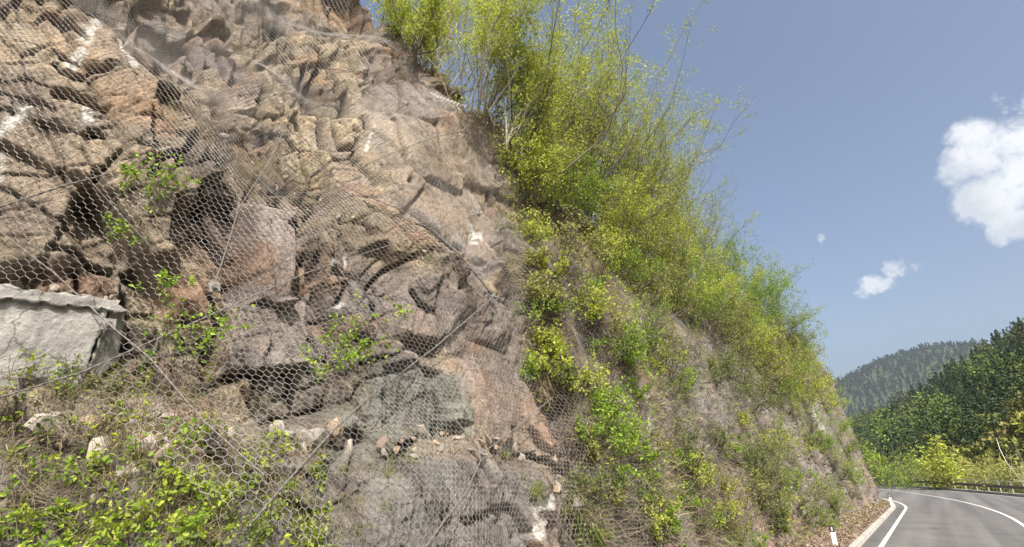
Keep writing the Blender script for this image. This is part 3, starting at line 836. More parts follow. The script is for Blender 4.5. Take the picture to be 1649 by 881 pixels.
def build_net():
    W, TL, DH = 0.080, 0.036, 0.026
    pitch = TL + DH
    I, J = np.meshgrid(np.arange(-48, 266), np.arange(14, 250))
    def node(i, j, up):
        a = (i + 0.5 * (j % 2)) * W; b = j * pitch + up
        # the wires are never quite regular
        a2 = a + 0.10 * fbm(a * 0.8, b * 0.8, 3, 511) + 0.013 * (hsh(i * 2 + up.astype(int) * 0 + (up > 0), j, 512) - 0.5)
        b2 = b + 0.10 * fbm(a * 0.8, b * 0.8, 3, 513) + 0.013 * (hsh(i * 2 + (up > 0), j, 514) - 0.5)
        b2 = b2 - 0.05 * a2 * sstep(0, 10, a2)
        return np.stack([net_x(a2, b2), a2, b2], -1)
    zero = np.zeros(I.shape)
    A = node(I, J, zero); B = node(I, J, zero + TL)
    odd = J % 2
    nl = node(I - 1 + odd, J + 1, zero); nr = node(I + odd, J + 1, zero)
    e = [(A, B, 0.0031), (B, nl, 0.0022), (B, nr, 0.0022)]
    mid = (A + B) / 2
    px, py = project(mid)
    keep = (mid[..., 1] < 21) & (mid[..., 2] < crest_z(mid[..., 1]) - 0.15 + 2.0 * sstep(9, 12, mid[..., 1]))
    keep &= (px > -140) & (px < 1400) & (py < 1010) & (py > -160)
    # no netting over the concrete and the bottom left debris
    lim = np.interp(px, [-200, 0, 120, 220, 330, 520, 700, 2000], [600, 620, 650, 710, 800, 890, 1010, 1010])
    keep &= ~((px < np.interp(py, [455, 500, 585, 650], [185, 205, 190, 120])) & (py > np.interp(px, [0, 130, 200], [458, 462, 480])) & (py < 655))
    keep &= (py < lim) & ~((mid[..., 1] > 16) & (mid[..., 2] < 1.2))
    # thickness by wear: the net thins out into the brush at the far end
    keep &= ~((mid[..., 1] > 9.3) & (fbm(mid[..., 1] * 0.5, mid[..., 2] * 0.5, 3, 515) > 0.16))
    mb = MB()
    for a, b, r in e:
        P = np.stack([a[keep], b[keep]], 1)
        D = P[:, 1] - P[:, 0]; D /= np.linalg.norm(D, axis=1, keepdims=True)
        P[:, 0] -= D * 0.001; P[:, 1] += D * 0.001
        mb.tubes(P, r, 3)
    o = mb.build('wire_netting', M['wire'])
    tag(o, 'hexagonal galvanised wire netting draped over the rock face', 'netting')
build_net()

def net_pt(px, py, off=0.03):
    """a point just outside the net on the sight line of a photo point"""
    px = np.atleast_1d(np.asarray(px, float)); py = np.atleast_1d(np.asarray(py, float))
    P, ok = hit(px, py)
    D = ray(px, py)
    t = (P - CAM)[:, 1] / np.where(np.abs(D[:, 1]) > 1e-6, D[:, 1], 1e-6)
    t = np.linalg.norm(P - CAM, axis=1) / np.linalg.norm(D, axis=1)
    for _ in range(400):
        Q = CAM + D * t[:, None]
        ins = (Q[:, 0] < net_x(Q[:, 1], Q[:, 2]) + off) & (Q[:, 1] < 24)
        if not ins.any(): break
        t = np.where(ins, t - 0.01, t)
    return CAM + D * t[:, None]

# ---- steel cables holding the net, and the rock anchors they run between
def smooth_line(P, n):
    d = np.concatenate([[0], np.cumsum(np.linalg.norm(np.diff(P, axis=0), axis=1))])
    u = np.linspace(0, d[-1], n)
    return np.stack([np.interp(u, d, P[:, i]) for i in range(3)], -1)
CABLES = [
    ('thin steel cable crossing the top left overhangs to the bushes on the crest', [(150, 20), (300, 68), (450, 102), (595, 118), (640, 108), (692, 106)], 0.010),
    ('long steel cable running from the top left corner diagonally down to the middle anchor', [(120, 5), (270, 110), (395, 265), (467, 340), (535, 422)], 0.009),
    ('steel cable slanting down to the low anchor above the bottom grey block', [(539, 424), (610, 520), (665, 585), (720, 660), (775, 728)], 0.013),
    ('steel cable crossing the smooth pinkish slab down to its right edge', [(600, 130), (655, 170), (730, 272), (770, 345)], 0.013),
    ('sagging steel cable running up over the slab towards the crest thicket', [(590, 265), (640, 243), (690, 224), (725, 215), (795, 205)], 0.011),
    ('steel cable rising from the concrete remnant to the middle anchor', [(0, 640), (130, 600), (300, 525), (400, 480), (488, 442), (539, 423)], 0.012),
    ('short steel cable between the middle anchor and the slab foot anchor', [(539, 423), (650, 388), (770, 345)], 0.010),
    ('thick twin steel cable from the right anchor down into the lower left plants', [(795, 478), (700, 560), (600, 635), (540, 690), (450, 790), (400, 850)], 0.017),
    ('pale steel rope from the low anchor down to the bottom edge', [(775, 740), (750, 795), (715, 840), (680, 890)], 0.016),
    ('steel cable rising right from the low anchor into the grass', [(780, 728), (830, 690), (890, 640)], 0.014),
    ('dark steel cable running in from the left edge to the green sprig', [(-20, 340), (100, 300), (175, 280)], 0.016),
    ('steel cable crossing the concrete corner and the debris below', [(-10, 365), (90, 442), (175, 522), (240, 575), (330, 680), (425, 765)], 0.010),
    ('pale upright wire rope hanging past the tan slabs and the dark recess', [(520, 20), (507, 60), (482, 155), (434, 260), (385, 335), (345, 462)], 0.011),
    ('steel cable along the foot of the slab to the right anchor', [(480, 250), (565, 305), (675, 350), (740, 410), (795, 478)], 0.014),
    ('dark steel cable at the right edge of the bottom block', [(870, 805), (900, 845), (935, 890)], 0.014),
    ('thin wire rope at the far left above the concrete', [(-10, 205), (100, 240), (180, 330), (255, 410)], 0.007),
]
for label, pts, r in CABLES:
    dense = []
    for (x0, y0), (x1, y1) in zip(pts[:-1], pts[1:]):
        k = max(2, int(math.hypot(x1 - x0, y1 - y0) / 25))
        dense += [(x0 + (x1 - x0) * t / k, y0 + (y1 - y0) * t / k) for t in range(k)]
    dense.append(pts[-1]); dense = np.array(dense)
    P = net_pt(dense[:, 0], dense[:, 1], 0.02)
    # pull it taut: keep the outermost run of distances
    dist = np.linalg.norm(P - CAM, axis=1)
    for _ in range(30):
        dist[1:-1] = np.minimum(dist[1:-1], 0.5 * (dist[:-2] + dist[2:]))
    Dn = ray(dense[:, 0], dense[:, 1]); Dn /= np.linalg.norm(Dn, axis=1, keepdims=True)
    P = CAM + Dn * dist[:, None]
    L = smooth_line(P, max(12, len(P) * 3))
    mb = MB(); c0 = L[0]
    s_ = np.cumsum(np.concatenate([[0], np.linalg.norm(np.diff(L, axis=0), axis=1)]))
    # two strands laid round each other
    L2 = smooth_line(P, int(s_[-1] / 0.035) + 6); ph = np.arange(len(L2)) * 1.15
    T = np.gradient(L2, axis=0); T /= np.linalg.norm(T, axis=1, keepdims=True)
    A = np.cross(T, np.array((1.0, 0.1, 0))); A /= np.linalg.norm(A, axis=1, keepdims=True); B = np.cross(T, A)
    for o_ in (0, math.pi):
        mb.tubes((L2 + (A * np.cos(ph + o_)[:, None] + B * np.sin(ph + o_)[:, None]) * r * 0.31 - c0)[None], np.full((1, len(L2)), r * 0.45), 5)
    o = mb.build('steel_cable', M['cable'], loc=c0)
    tag(o, label, 'cable', 'steel cables strapping the netting to the rock')

def anchor(px, py, label, sc=1.0):
    P = net_pt(px, py, 0.03)[0]
    t = empty('rock_anchor', P, label, 'rock anchor', 'anchors pinning the netting')
    r = np.random.default_rng(int(px * 7 + py))
    a = r.uniform(0, 1.5); ca_, sa_ = math.cos(a), math.sin(a)
    mb = MB(); mb.box((0, 0, 0), (0.014, 0.11 * sc, 0.11 * sc), rot=[(1, 0, 0), (0, ca_, -sa_), (0, sa_, ca_)])
    mb.build('plate', M['bolt'], t)
    mb = MB(); mb.tubes(np.array([[(-0.25, 0, 0.06), (0.0, 0, 0.0), (0.12 * sc, 0, -0.03)]]), 0.016, 8)
    mb.tubes(np.array([[(0.12 * sc, 0, -0.03), (0.1201 * sc, 0, -0.03)]]), np.array([[0.016, 0.001]]), 8)
    mb.build('bolt', M['bolt'], t)
    mb = MB(); mb.tubes(np.array([[(0.012, 0, -0.002), (0.04, 0, -0.01)]]), 0.03, 6)
    mb.tubes(np.array([[(0.04, 0, -0.01), (0.0401, 0, -0.01)]]), np.array([[0.03, 0.001]]), 6)
    mb.build('nut', M['cable'], t)
for a in [(539, 424, 'rusted anchor plate in the middle of the net where four cables meet'), (795, 478, 'anchor bolt at the right end of the thick twin cable'),
          (775, 730, 'anchor plate above the bottom grey block where the pale rope starts'), (655, 168, 'small pale anchor plate on the upper slab below the crest'),
          (599, 130, 'pale anchor knob beside the upper slab, topmost of the anchors'), (770, 345, 'anchor plate at the lower right corner of the pinkish slab'),
          (345, 462, 'anchor at the foot of the dark recess under the upright rope'), (175, 522, 'anchor plate on the corner of the concrete remnant')]:
    anchor(*a)

# ------------------------------------------------------------------ concrete remnant at the left
def build_concrete():
    t_ = hit([95, 60, 150], [550, 520, 560])[0]
    x0 = float(t_[:, 0].max()) + 0.15
    def on(px, py, x):
        D = ray(float(px), float(py)); return CAM + D * ((x - CAM[0]) / D[0])
    k = Nodes('old_concrete')
    f = k.noise(3.0, 8, 0.65, dist=0.6); g = k.noise(18, 8, 0.7); h = k.noise(90, 3)
    c = k.ramp(f, [(0.3, (0.22, 0.215, 0.20)), (0.5, (0.33, 0.325, 0.305)), (0.72, (0.52, 0.51, 0.48))])
    c = k.mix(c, k.ramp(g, [(0.3, (0.72,) * 3), (0.6, (1.08,) * 3)]), 0.8, 'MULTIPLY')
    st_ = k.noise(1.6, 7, 0.7, dist=1.2)
    c = k.mix(c, k.ramp(st_, [(0.36, (0.45, 0.44, 0.42)), (0.5, (1, 1, 1))]), 0.8, 'MULTIPLY')
    vv = k.n('ShaderNodeTexVoronoi', feature='DISTANCE_TO_EDGE'); vv.inputs['Scale'].default_value = 1.3
    va = k.n('ShaderNodeVectorMath', operation='MULTIPLY_ADD'); nz = k.n('ShaderNodeTexNoise'); nz.inputs['Scale'].default_value = 3.0; nz.inputs['Detail'].default_value = 7
    k.l(k.tc.outputs['Object'], nz.inputs['Vector']); k.l(nz.outputs['Color'], va.inputs[0]); va.inputs[1].default_value = (0.7, 0.7, 0.7); k.l(k.tc.outputs['Object'], va.inputs[2])
    k.l(va.outputs[0], vv.inputs['Vector'])
    c = k.mix(c, k.ramp(vv.outputs['Distance'], [(0.0, (0.25, 0.24, 0.23)), (0.02, (1, 1, 1))]), 0.85, 'MULTIPLY')
    k.l(c, k.b.inputs['Base Color']); k.b.inputs['Roughness'].default_value = 0.95
    k.l(k.bump(h, 0.5, 0.006, k.bump(g, 0.9, 0.03)), k.b.inputs['Normal'])
    root = empty('concrete_wall', on(90, 640, x0), 'broken pale grey concrete wall remnant under the netting at the left', 'concrete wall')
    base = np.array(root.location)
    def slab_(name, pts, xs, depth, nu=26, nv=16, seed=1, amp=0.012):
        # quad patch between four photo points, given real thickness
        q = [on(p[0], p[1], x) for p, x in zip(pts, xs)]
        u, v = np.meshgrid(np.linspace(0, 1, nu), np.linspace(0, 1, nv))
        P = (q[0] * ((1 - u) * (1 - v))[..., None] + q[1] * (u * (1 - v))[..., None] + q[2] * (u * v)[..., None] + q[3] * ((1 - u) * v)[..., None])
        n_ = fbm(u * 6 + seed, v * 4, 4, 600 + seed)
        edge = np.minimum(np.minimum(u, 1 - u) * nu / 3, np.minimum(v, 1 - v) * nv / 3)
        P[..., 0] += amp * 1.2 * n_
        rag = (1 - np.clip(edge, 0, 1)) * (0.05 if name == 'coping' else 0.035)
        P[..., 1] += rag * (vnoise(u * 20, v * 20, 610 + seed) - 0.5); P[..., 2] += rag * (vnoise(u * 20, v * 20, 620 + seed) - 0.5)
        Bk = P.copy(); Bk[..., 0] -= depth
        mb = MB(); ii = np.arange(u.size).reshape(u.shape)
        f_ = np.stack([ii[:-1, :-1], ii[:-1, 1:], ii[1:, 1:], ii[1:, :-1]], -1).reshape(-1, 4)
        mb.add(np.concatenate([P.reshape(-1, 3), Bk.reshape(-1, 3)]) - base, q=f_)
        n0 = u.size
        ring = np.concatenate([ii[0, :], ii[1:, -1], ii[-1, -2::-1], ii[-2:0:-1, 0]])
        r2 = np.roll(ring, -1)
        mb.q.append(np.stack([ring, ring + n0, r2 + n0, r2], -1)); mb.qm.append(np.zeros(len(ring)))
        mb.q.append(f_[:, ::-1] + n0); mb.qm.append(np.zeros(len(f_)))
        return mb.build(name, k.m, root, smooth=True)
    slab_('wall_face', [(-90, 730), (122, 640), (178, 492), (-90, 462)], (x0 + 0.05, x0 + 0.03, x0, x0), 0.45, 40, 26, 1)
    slab_('wall_return', [(124, 642), (190, 585), (203, 500), (180, 493)], (x0 + 0.02, x0 - 0.16, x0 - 0.18, x0 - 0.012), 0.3, 12, 16, 2, 0.012)
    slab_('coping', [(-90, 470), (203, 503), (192, 484), (-90, 446)], (x0 + 0.058, x0 + 0.022, x0 + 0.008, x0 + 0.045), 0.5, 60, 6, 3, 0.02)
build_concrete()

# ------------------------------------------------------------------ loose stones on the ledges
def stone_mesh(seed):
    r = np.random.default_rng(seed)
    import bmesh
    bm = bmesh.new()
    pts = r.normal(size=(16, 3)); pts /= np.linalg.norm(pts, axis=1, keepdims=True)
    pts *= np.array((1.0, r.uniform(0.6, 0.95), r.uniform(0.35, 0.65))) * r.uniform(0.75, 1.0, (16, 1))
    for p in pts: bm.verts.new(p)
    bmesh.ops.convex_hull(bm, input=bm.verts)
    bm.verts.ensure_lookup_table()
    for v in [v for v in bm.verts if not v.link_faces]: bm.verts.remove(v)
    bmesh.ops.bevel(bm, geom=list(bm.edges), offset=0.02, segments=1, affect='EDGES')
    me = bpy.data.meshes.new('loose_stone'); bm.to_mesh(me); bm.free()
    me.materials.append(M['stone'])
    n = len(me.vertices); c = [(0.34, 0.28, 0.22), (0.30, 0.28, 0.25), (0.38, 0.29, 0.21), (0.40, 0.36, 0.31), (0.27, 0.21, 0.17)][seed % 5]
    at = me.attributes.new('tint', 'FLOAT_COLOR', 'POINT'); at.data.foreach_set('color', np.tile((*c, 1), n).astype(np.float32))
    return me
SM = [stone_mesh(i) for i in range(10)]
rs = np.random.default_rng(8)
STONES = [('broken stones on the rubble bench above the bottom grey block', [(600, 720), (700, 708), (780, 712), (900, 742)], 18, 34, (0.05, 0.13)),
          ('brown stones heaped on the ledge right of the lower left plants', [(430, 690), (480, 720), (545, 690), (560, 715)], 16, 16, (0.06, 0.20)),
          ('small stones in the debris under the concrete remnant', [(60, 640), (120, 690), (200, 650), (300, 700), (390, 700)], 30, 26, (0.03, 0.10)),
          ('grey and brown rubble half buried among the leafy plants at the bottom left', [(30, 720), (120, 740), (220, 720), (320, 745), (200, 780), (60, 790)], 34, 22, (0.03, 0.09)),
          ('larger broken grey rocks bedded in the bank at the far bottom left', [(10, 700), (90, 680), (160, 740), (260, 700), (360, 730), (40, 770)], 34, 10, (0.09, 0.17)),
          ('chips of stone lying along the top edge of the concrete remnant', [(0, 458), (70, 466), (130, 472), (195, 486)], 6, 20, (0.03, 0.07)),
          ('stones lodged on the grassy diagonal ledge', [(290, 175), (400, 260), (480, 315), (600, 370), (690, 430)], 14, 18, (0.05, 0.11)),
          ('shaly fragments at the right edge of the bottom block', [(860, 745), (910, 790), (950, 850)], 14, 20, (0.05, 0.14)),
          ('rocks fallen onto the leafy verge at the cliff foot', [(1345, 850), (1385, 830), (1412, 812)], 5, 14, (0.08, 0.2))]
for label, pl, sp, n, (a, b) in STONES:
    pl = np.array(pl, float); dd = np.concatenate([[0], np.cumsum(np.hypot(*np.diff(pl, axis=0).T))])
    u = rs.uniform(0, dd[-1], n)
    px = np.interp(u, dd, pl[:, 0]) + rs.normal(0, sp * 0.5, n); py = np.interp(u, dd, pl[:, 1]) + rs.normal(0, sp * 0.5, n)
    P, ok = hit(px, py)
    for p, g in zip(P, ok):
        if not g: continue
        o = bpy.data.objects.new('loose_stone', SM[rs.integers(10)]); C.objects.link(o)
        s_ = rs.uniform(a, b)
        o.location = (p[0] + s_ * 0.2, p[1], p[2]); o.scale = (s_, s_, s_); o.rotation_euler = tuple(rs.uniform(0, 6.28, 3))
        tag(o, label, 'stone', label)

# ------------------------------------------------------------------ shrubs and trees on the rock
def unit(v): return v / np.maximum(np.linalg.norm(v, axis=-1, keepdims=True), 1e-9)

def grow(r, axis_v, nst, spread, nbr, ntw, nleaf, lsize, rad, droop=0.0, t0=0.2, aspect=0.62, brlen=0.30, foot=0.04, clump=0.0):
    """stems, branches, twigs, leaves of one plant rooted at the origin; axis_v points to its top"""
    H = np.linalg.norm(axis_v); ax = axis_v / H
    st = MB(); lf = MB()
    rnd = r.normal(size=(nst, 3)) * spread
    rnd -= (rnd @ ax)[:, None] * ax * 0.8
    Ls = H * r.uniform(0.55, 0.95, nst)
    D = unit(ax + rnd)
    p0 = r.normal(size=(nst, 3)) * H * foot; p0[:, 2] = -0.05 - np.abs(p0[:, 2])
    K = 8; t = np.linspace(0, 1, K)[None, :, None]
    up = np.array((0, 0, 1.0))
    side = r.normal(size=(nst, 1, 3)) * 0.075 * H
    P = p0[:, None] + D[:, None] * Ls[:, None, None] * t + (up * H * 0.05 - up * droop * H) * (t ** 2) + side * np.sin(t * math.pi * r.uniform(0.8, 2.2, (nst, 1, 1)))
    wob = r.normal(size=P.shape) * H * 0.014; wob[:, 0] = 0; P = P + wob
    R = rad * (Ls / H)[:, None] * (1 - 0.82 * np.linspace(0, 1, K))[None]
    st.tubes(P, R, 5)
    pts = []; dirs = []
    def along(PP, n, a, b):
        N_, K_ = PP.shape[:2]
        tt = r.uniform(a, b, (N_, n)) * (K_ - 1); i = np.minimum(tt.astype(int), K_ - 2); f = (tt - i)[..., None]
        g = np.arange(N_)[:, None]
        A = PP[g, i]; B = PP[g, i + 1]
        return A * (1 - f) + B * f, unit(B - A), tt / (K_ - 1)
    Q, T, tt = along(P, nbr, t0, 0.98)
    n = Q.shape[0] * nbr
    Q = Q.reshape(-1, 3); T = T.reshape(-1, 3); tt = tt.reshape(-1)
    bd = unit(T * 0.8 + r.normal(size=(n, 3)) * 0.55 + up * 0.15)
    bl = H * brlen * (1.0 - 0.62 * tt) * r.uniform(0.4, 1.1, n)
    s4 = np.linspace(0, 1, 5)[None, :, None]
    BP = Q[:, None] + bd[:, None] * bl[:, None, None] * s4 + (up * 0.12 - up * droop * 1.2) * bl[:, None, None] * s4 ** 2 + r.normal(size=(n, 1, 3)) * 0.06 * bl[:, None, None] * np.sin(s4 * 3.1)
    st.tubes(BP, (rad * 0.30 * (1.1 - tt))[:, None] * (1 - 0.75 * np.linspace(0, 1, 5))[None], 3)
    if ntw:
        Q2, T2, t2 = along(BP, ntw, 0.25, 1.0)
        Q2 = Q2.reshape(-1, 3); T2 = T2.reshape(-1, 3); n2 = len(Q2)
        td = unit(T2 + r.normal(size=(n2, 3)) * 0.6); tl = np.repeat(bl, ntw) * r.uniform(0.2, 0.5, n2)
        s3 = np.linspace(0, 1, 3)[None, :, None]
        TP = Q2[:, None] + td[:, None] * tl[:, None, None] * s3 - up * droop * tl[:, None, None] * s3 ** 2
        st.tubes(TP, np.full((n2, 3), rad * 0.10) * np.array((1, 0.8, 0.5)), 3)
    else:
        TP = BP
    nl = int(nleaf)
    if nl:
        k = max(1, int(math.ceil(nl / len(TP))))
        LQ, LT, _ = along(TP, k, 0.15, 1.0)
        LQ = LQ.reshape(-1, 3); LT = LT.reshape(-1, 3)
        # leaf density wanders over the crown so that it has gaps and bright clumps
        w = 0.5 + 1.3 * fbm(LQ[:, 0] * 2.2 / H * 1.3 + 31, LQ[:, 2] * 2.2 / H * 1.3 + LQ[:, 1] / H, 3, int(r.integers(1000)))
        sel = r.uniform(size=len(LQ)) < np.clip(w, 0.08, 1) * min(1.0, 1.5 * nl / len(LQ))
        LQ = LQ[sel]; LT = LT[sel]
        LQ = LQ + r.normal(size=LQ.shape) * lsize * (0.35 if lsize < 0.055 else 1.3)
        ld = LT * 0.5 + r.normal(size=LQ.shape) * 0.6 + np.array((0.25, -0.1, -0.1))
        lf.leaves(LQ, ld, lsize * r.uniform(0.45, 1.45, len(LQ)), r, 0, 0.3, aspect)
    return st, lf

def plant_at(root, tip, name, label, cat, group, mats, seed, **kw):
    r = np.random.default_rng(seed)
    st, lf = grow(r, tip - root, **{k: v for k, v in kw.items()}, r=None) if False else grow(r, tip - root, **kw)
    e = empty(name, root, label, cat, group)
    st.build('stems', M[mats[0]], e, smooth=True)
    if lf.n: lf.build('foliage', M[mats[1]], e)
    return e

def shrub(rp, tp, label, mats=('bark', 'leaf_yellow'), seed=0, name='budding_shrub', cat='shrub', group=None, out=0.0, **kw):
    for k_ in range(14):
        P, ok = hit([rp[0]], [rp[1] + 10 * k_])
        if ok[0] and P[0][1] < 60: break
    root = P[0]
    dep = (root - CAM) @ Fv
    tip = CAM + ray(float(tp[0]), float(tp[1])) * dep
    tip[0] += out; tip[1] -= out * 0.3
    base = dict(nst=8, spread=0.25, nbr=7, ntw=4, nleaf=1500, lsize=0.07, rad=0.03)
    base.update(kw)
    if dep > 8: base['nleaf'] *= LEAFY; base['lsize'] *= 0.72
    return plant_at(root, tip, name, label, cat, group, mats, seed, **base)

BIG = dict(nst=24, spread=0.25, t0=0.32, nbr=11, ntw=6, nleaf=4500, lsize=0.085, rad=0.031, brlen=0.25)
MID = dict(nst=13, spread=0.26, nbr=9, ntw=6, nleaf=2600, lsize=0.085, rad=0.021, brlen=0.30)
LEAFY = 2.5
def kw(base, **k): d = dict(base); d.update(k); return d
Y = ('bark', 'leaf_yellow'); G_ = ('bark', 'leaf_green'); O_ = ('bark', 'leaf_olive'); D_ = ('bark', 'leaf_dull'); PY_ = ('palebark', 'leaf_yellow')
shrub((885, 315), (940, 60), 'large yellow-green shrub whose many stems fan out from one stool right of the bare slab', Y, 1, **kw(BIG, nst=36, spread=0.27, nleaf=9000, rad=0.04, t0=0.4))
shrub((702, 108), (720, -70), 'shrub with pale stems fanning from the very top of the slab, against the sky', PY_, 2, **kw(BIG, nst=16, spread=0.30, nleaf=3600))
shrub((735, 128), (815, -90), 'slender pale-stemmed tree leaning right, rooted just right of the crest fan', PY_, 3, **kw(MID, nleaf=3600))
shrub((775, 175), (880, -90), 'tall yellow-green thicket tree at the right shoulder of the slab', PY_, 4, **kw(BIG, nst=16, nleaf=5200))
shrub((640, 55), (640, -70), 'small sparse green sapling on the crest at the left of the thicket', ('bark', 'leaf_yellow'), 5, **kw(MID, nst=6, nleaf=700))
shrub((812, 235), (880, 30), 'upright shrub with grey stems between the slab shoulder and the big fan', PY_, 6, **kw(BIG, nst=18, nleaf=4200))
shrub((930, 300), (985, -40), 'tall yellow crown behind the right side of the big fan, topmost on the skyline', Y, 7, **kw(BIG, nst=20, nleaf=6500))
shrub((975, 345), (1062, 62), 'yellow-green crown with thin bare tips reaching furthest into the sky', Y, 8, **kw(BIG, nst=20, nleaf=5200))
shrub((1020, 385), (1075, 135), 'rounded yellow-green shrub on the skyline below the highest crown', Y, 9, **kw(MID, nst=16, nleaf=4000))
shrub((1065, 410), (1118, 210), 'upright olive shrub standing on the skyline right of the rounded yellow one', O_, 10, **kw(MID, nst=14, nleaf=3400))
shrub((1105, 440), (1145, 280), 'thin twiggy shrub on the skyline with few leaves, halfway down the ridge', O_, 11, **kw(MID, nleaf=1200))
shrub((1135, 470), (1185, 335), 'nearly bare grey shrub on the skyline above the leaning green one', D_, 12, **kw(MID, nleaf=600, nst=12))
shrub((1165, 500), (1275, 400), 'green shrub leaning far out to the right from the ridge', ('bark', 'leaf_green'), 13, **kw(MID, nst=16, spread=0.2, nleaf=3800, lsize=0.09))
shrub((1195, 540), (1280, 450), 'green shrub bending right just under the far-leaning one', ('bark', 'leaf_green'), 14, **kw(MID, nst=14, nleaf=3200, lsize=0.09))
shrub((1235, 570), (1305, 490), 'feathery dull green shrub low on the ridge skyline', D_, 15, **kw(MID, nst=12, nleaf=2400, lsize=0.09))
shrub((1275, 600), (1320, 545), 'small olive shrub near the lower end of the ridge', O_, 16, **kw(MID, nst=12, nleaf=2000, lsize=0.10))
shrub((1312, 628), (1340, 588), 'lowest twiggy shrub on the rock nose above the road bend', D_, 17, **kw(MID, nst=12, nleaf=1100, lsize=0.10))
shrub((1280, 640), (1290, 575), 'yellow-green bush clinging under the ridge at the far end of the face', Y, 18, **kw(MID, nst=14, spread=0.45, nleaf=2600, lsize=0.10))
# thicket on the steep slope under the skyline
TH = 'one of the budding shrubs in the thicket covering the steep slope below the skyline'
th = [((850, 400), (870, 320)), ((905, 430), (935, 330)), ((960, 450), (1000, 350)), ((1005, 470), (1050, 370)), ((870, 500), (885, 430)), ((930, 520), (955, 450)),
      ((1040, 490), (1085, 390)), ((1080, 510), (1125, 420)), ((1115, 530), (1165, 440)), ((1150, 555), (1215, 460)), ((1190, 590), (1250, 510)), ((1225, 620), (1280, 550)),
      ((985, 530), (1015, 450)), ((1255, 650), (1295, 600)), ((1170, 620), (1215, 560)), ((840, 340), (850, 250)), ((1020, 430), (1060, 300)), ((1065, 450), (1110, 330)),
      ((880, 580), (890, 520)), ((1210, 660), (1240, 600)), ((1110, 480), (1150, 380)), ((1000, 400), (1035, 250)), ((940, 380), (965, 230)), ((850, 290), (850, 170)), ((1245, 600), (1275, 520))]
for i, (a, b) in enumerate(th):
    shrub(a, b, TH, (Y, O_, Y, G_, D_)[i % 5] if a[0] > 900 else (Y, O_, O_)[i % 3], 40 + i, group='thicket shrubs on the upper slope', **kw(MID, nst=10, spread=0.5, brlen=0.46, nleaf=700 if a[0] < 1000 else 1300))
for i, (a, b, mm, nl_) in enumerate([((985, 370), (1015, 40), Y, 6000), ((1005, 380), (1042, 100), Y, 5200), ((1035, 395), (1060, 155), Y, 4400), ((1060, 410), (1092, 220), Y, 4000), ((1090, 430), (1125, 270), G_, 3600),
                             ((1120, 455), (1155, 310), Y, 3000), ((1150, 480), (1200, 365), G_, 3000), ((1185, 520), (1260, 420), G_, 3400), ((1215, 555), (1300, 460), G_, 3000), ((1250, 585), (1315, 520), G_, 2600), ((900, 285), (960, -20), Y, 6000), ((845, 250), (900, -60), Y, 5000)]):
    shrub(a, b, 'one of the leafy crowns making up the skyline of the ridge', mm, 280 + i, group='skyline crowns on the ridge', **kw(BIG, nst=16, spread=0.24, nleaf=nl_ * 1.15, brlen=0.32, t0=0.25))
shrub((690, 100), (650, -50), 'leafy crown at the very left of the crest thicket, against the sky', Y, 296, **kw(BIG, nst=14, nleaf=4200))
shrub((668, 80), (690, -60), 'bushy sapling between the leftmost crown and the pale-stemmed fan', Y, 297, **kw(BIG, nst=12, nleaf=3600))
rt = np.random.default_rng(66)
for i in range(26):
    u_ = (i + rt.uniform()) / 26; x = 830 + 470 * u_; yb = 285 + 330 * u_ + rt.uniform(-10, 50)
    hgt = (260 - 170 * u_) * rt.uniform(0.6, 1.1)
    shrub((x, yb), (x + (0.10 + 0.14 * u_) * hgt, yb - hgt), 'one of the budding shrubs crowding behind the crest of the slope', (Y, Y, O_, Y, G_)[i % 5] if u_ < 0.6 else (G_, Y, O_, G_)[i % 4], 300 + i, group='crest shrubs behind the front row',
          **kw(MID, nst=14, spread=0.34, brlen=0.34, nleaf=3400))
for i in range(74):
    x = rt.uniform(840, 1350); lo_ = 420 + (x - 840) * 0.55; y = rt.uniform(lo_, min(lo_ + 320, 865)); hh = rt.uniform(30, 85)
    shrub((x, y), (x + 8, y - hh), 'one of the small twiggy bushes scattered over the lower slope', (G_, D_, Y, G_, O_)[i % 5], 340 + i, name='low_bush', cat='bush', group='small bushes dotted over the lower slope',
          **kw(MID, nst=9, spread=0.65, brlen=0.4, nleaf=520, lsize=0.075))
# shrubs hanging on the face
shrub((955, 705), (1015, 590), 'bright green leafy bush on the rock foot in the middle of the face', G_, 70, **kw(MID, nst=12, spread=0.55, nleaf=2600, lsize=0.085, droop=0.15))
shrub((995, 600), (1040, 500), 'bright green bush overhanging the dark hollow above the leafy one', G_, 71, **kw(MID, nst=10, spread=0.5, nleaf=1900, lsize=0.08, droop=0.12))
shrub((1222, 790), (1232, 690), 'grey-green feathery column of brush low on the face', D_, 72, **kw(MID, nst=16, spread=0.30, nleaf=3800, lsize=0.08))
shrub((1245, 850), (1240, 770), 'green brush at the foot of the face left of the first marker post', D_, 73, **kw(MID, nst=12, spread=0.5, nleaf=2200, lsize=0.075))
shrub((1100, 760), (1110, 690), 'thin leafless bramble with scattered dull leaves right of the bright bush', D_, 74, **kw(MID, nst=14, spread=0.6, nleaf=800, lsize=0.06))
shrub((1150, 730), (1165, 670), 'sparse dull bush on the grey slab above the brambles', D_, 75, **kw(MID, nst=10, spread=0.55, nleaf=900, lsize=0.065))
shrub((1150, 620), (1150, 570), 'small dull green tussocky bush in the middle of the grey slab', D_, 76, **kw(MID, nst=10, spread=0.6, nleaf=900, lsize=0.06))
lowp = [(1000, 870, 800), (1060, 860, 800), (1120, 850, 790), (1180, 870, 810), (950, 800, 745), (1030, 800, 750), (1300, 840, 790), (1310, 800, 755), (1340, 830, 790), (1210, 900, 840), (930, 880, 820), (1160, 800, 755), (1370, 800, 770), (1275, 780, 735), (1090, 910, 850)]
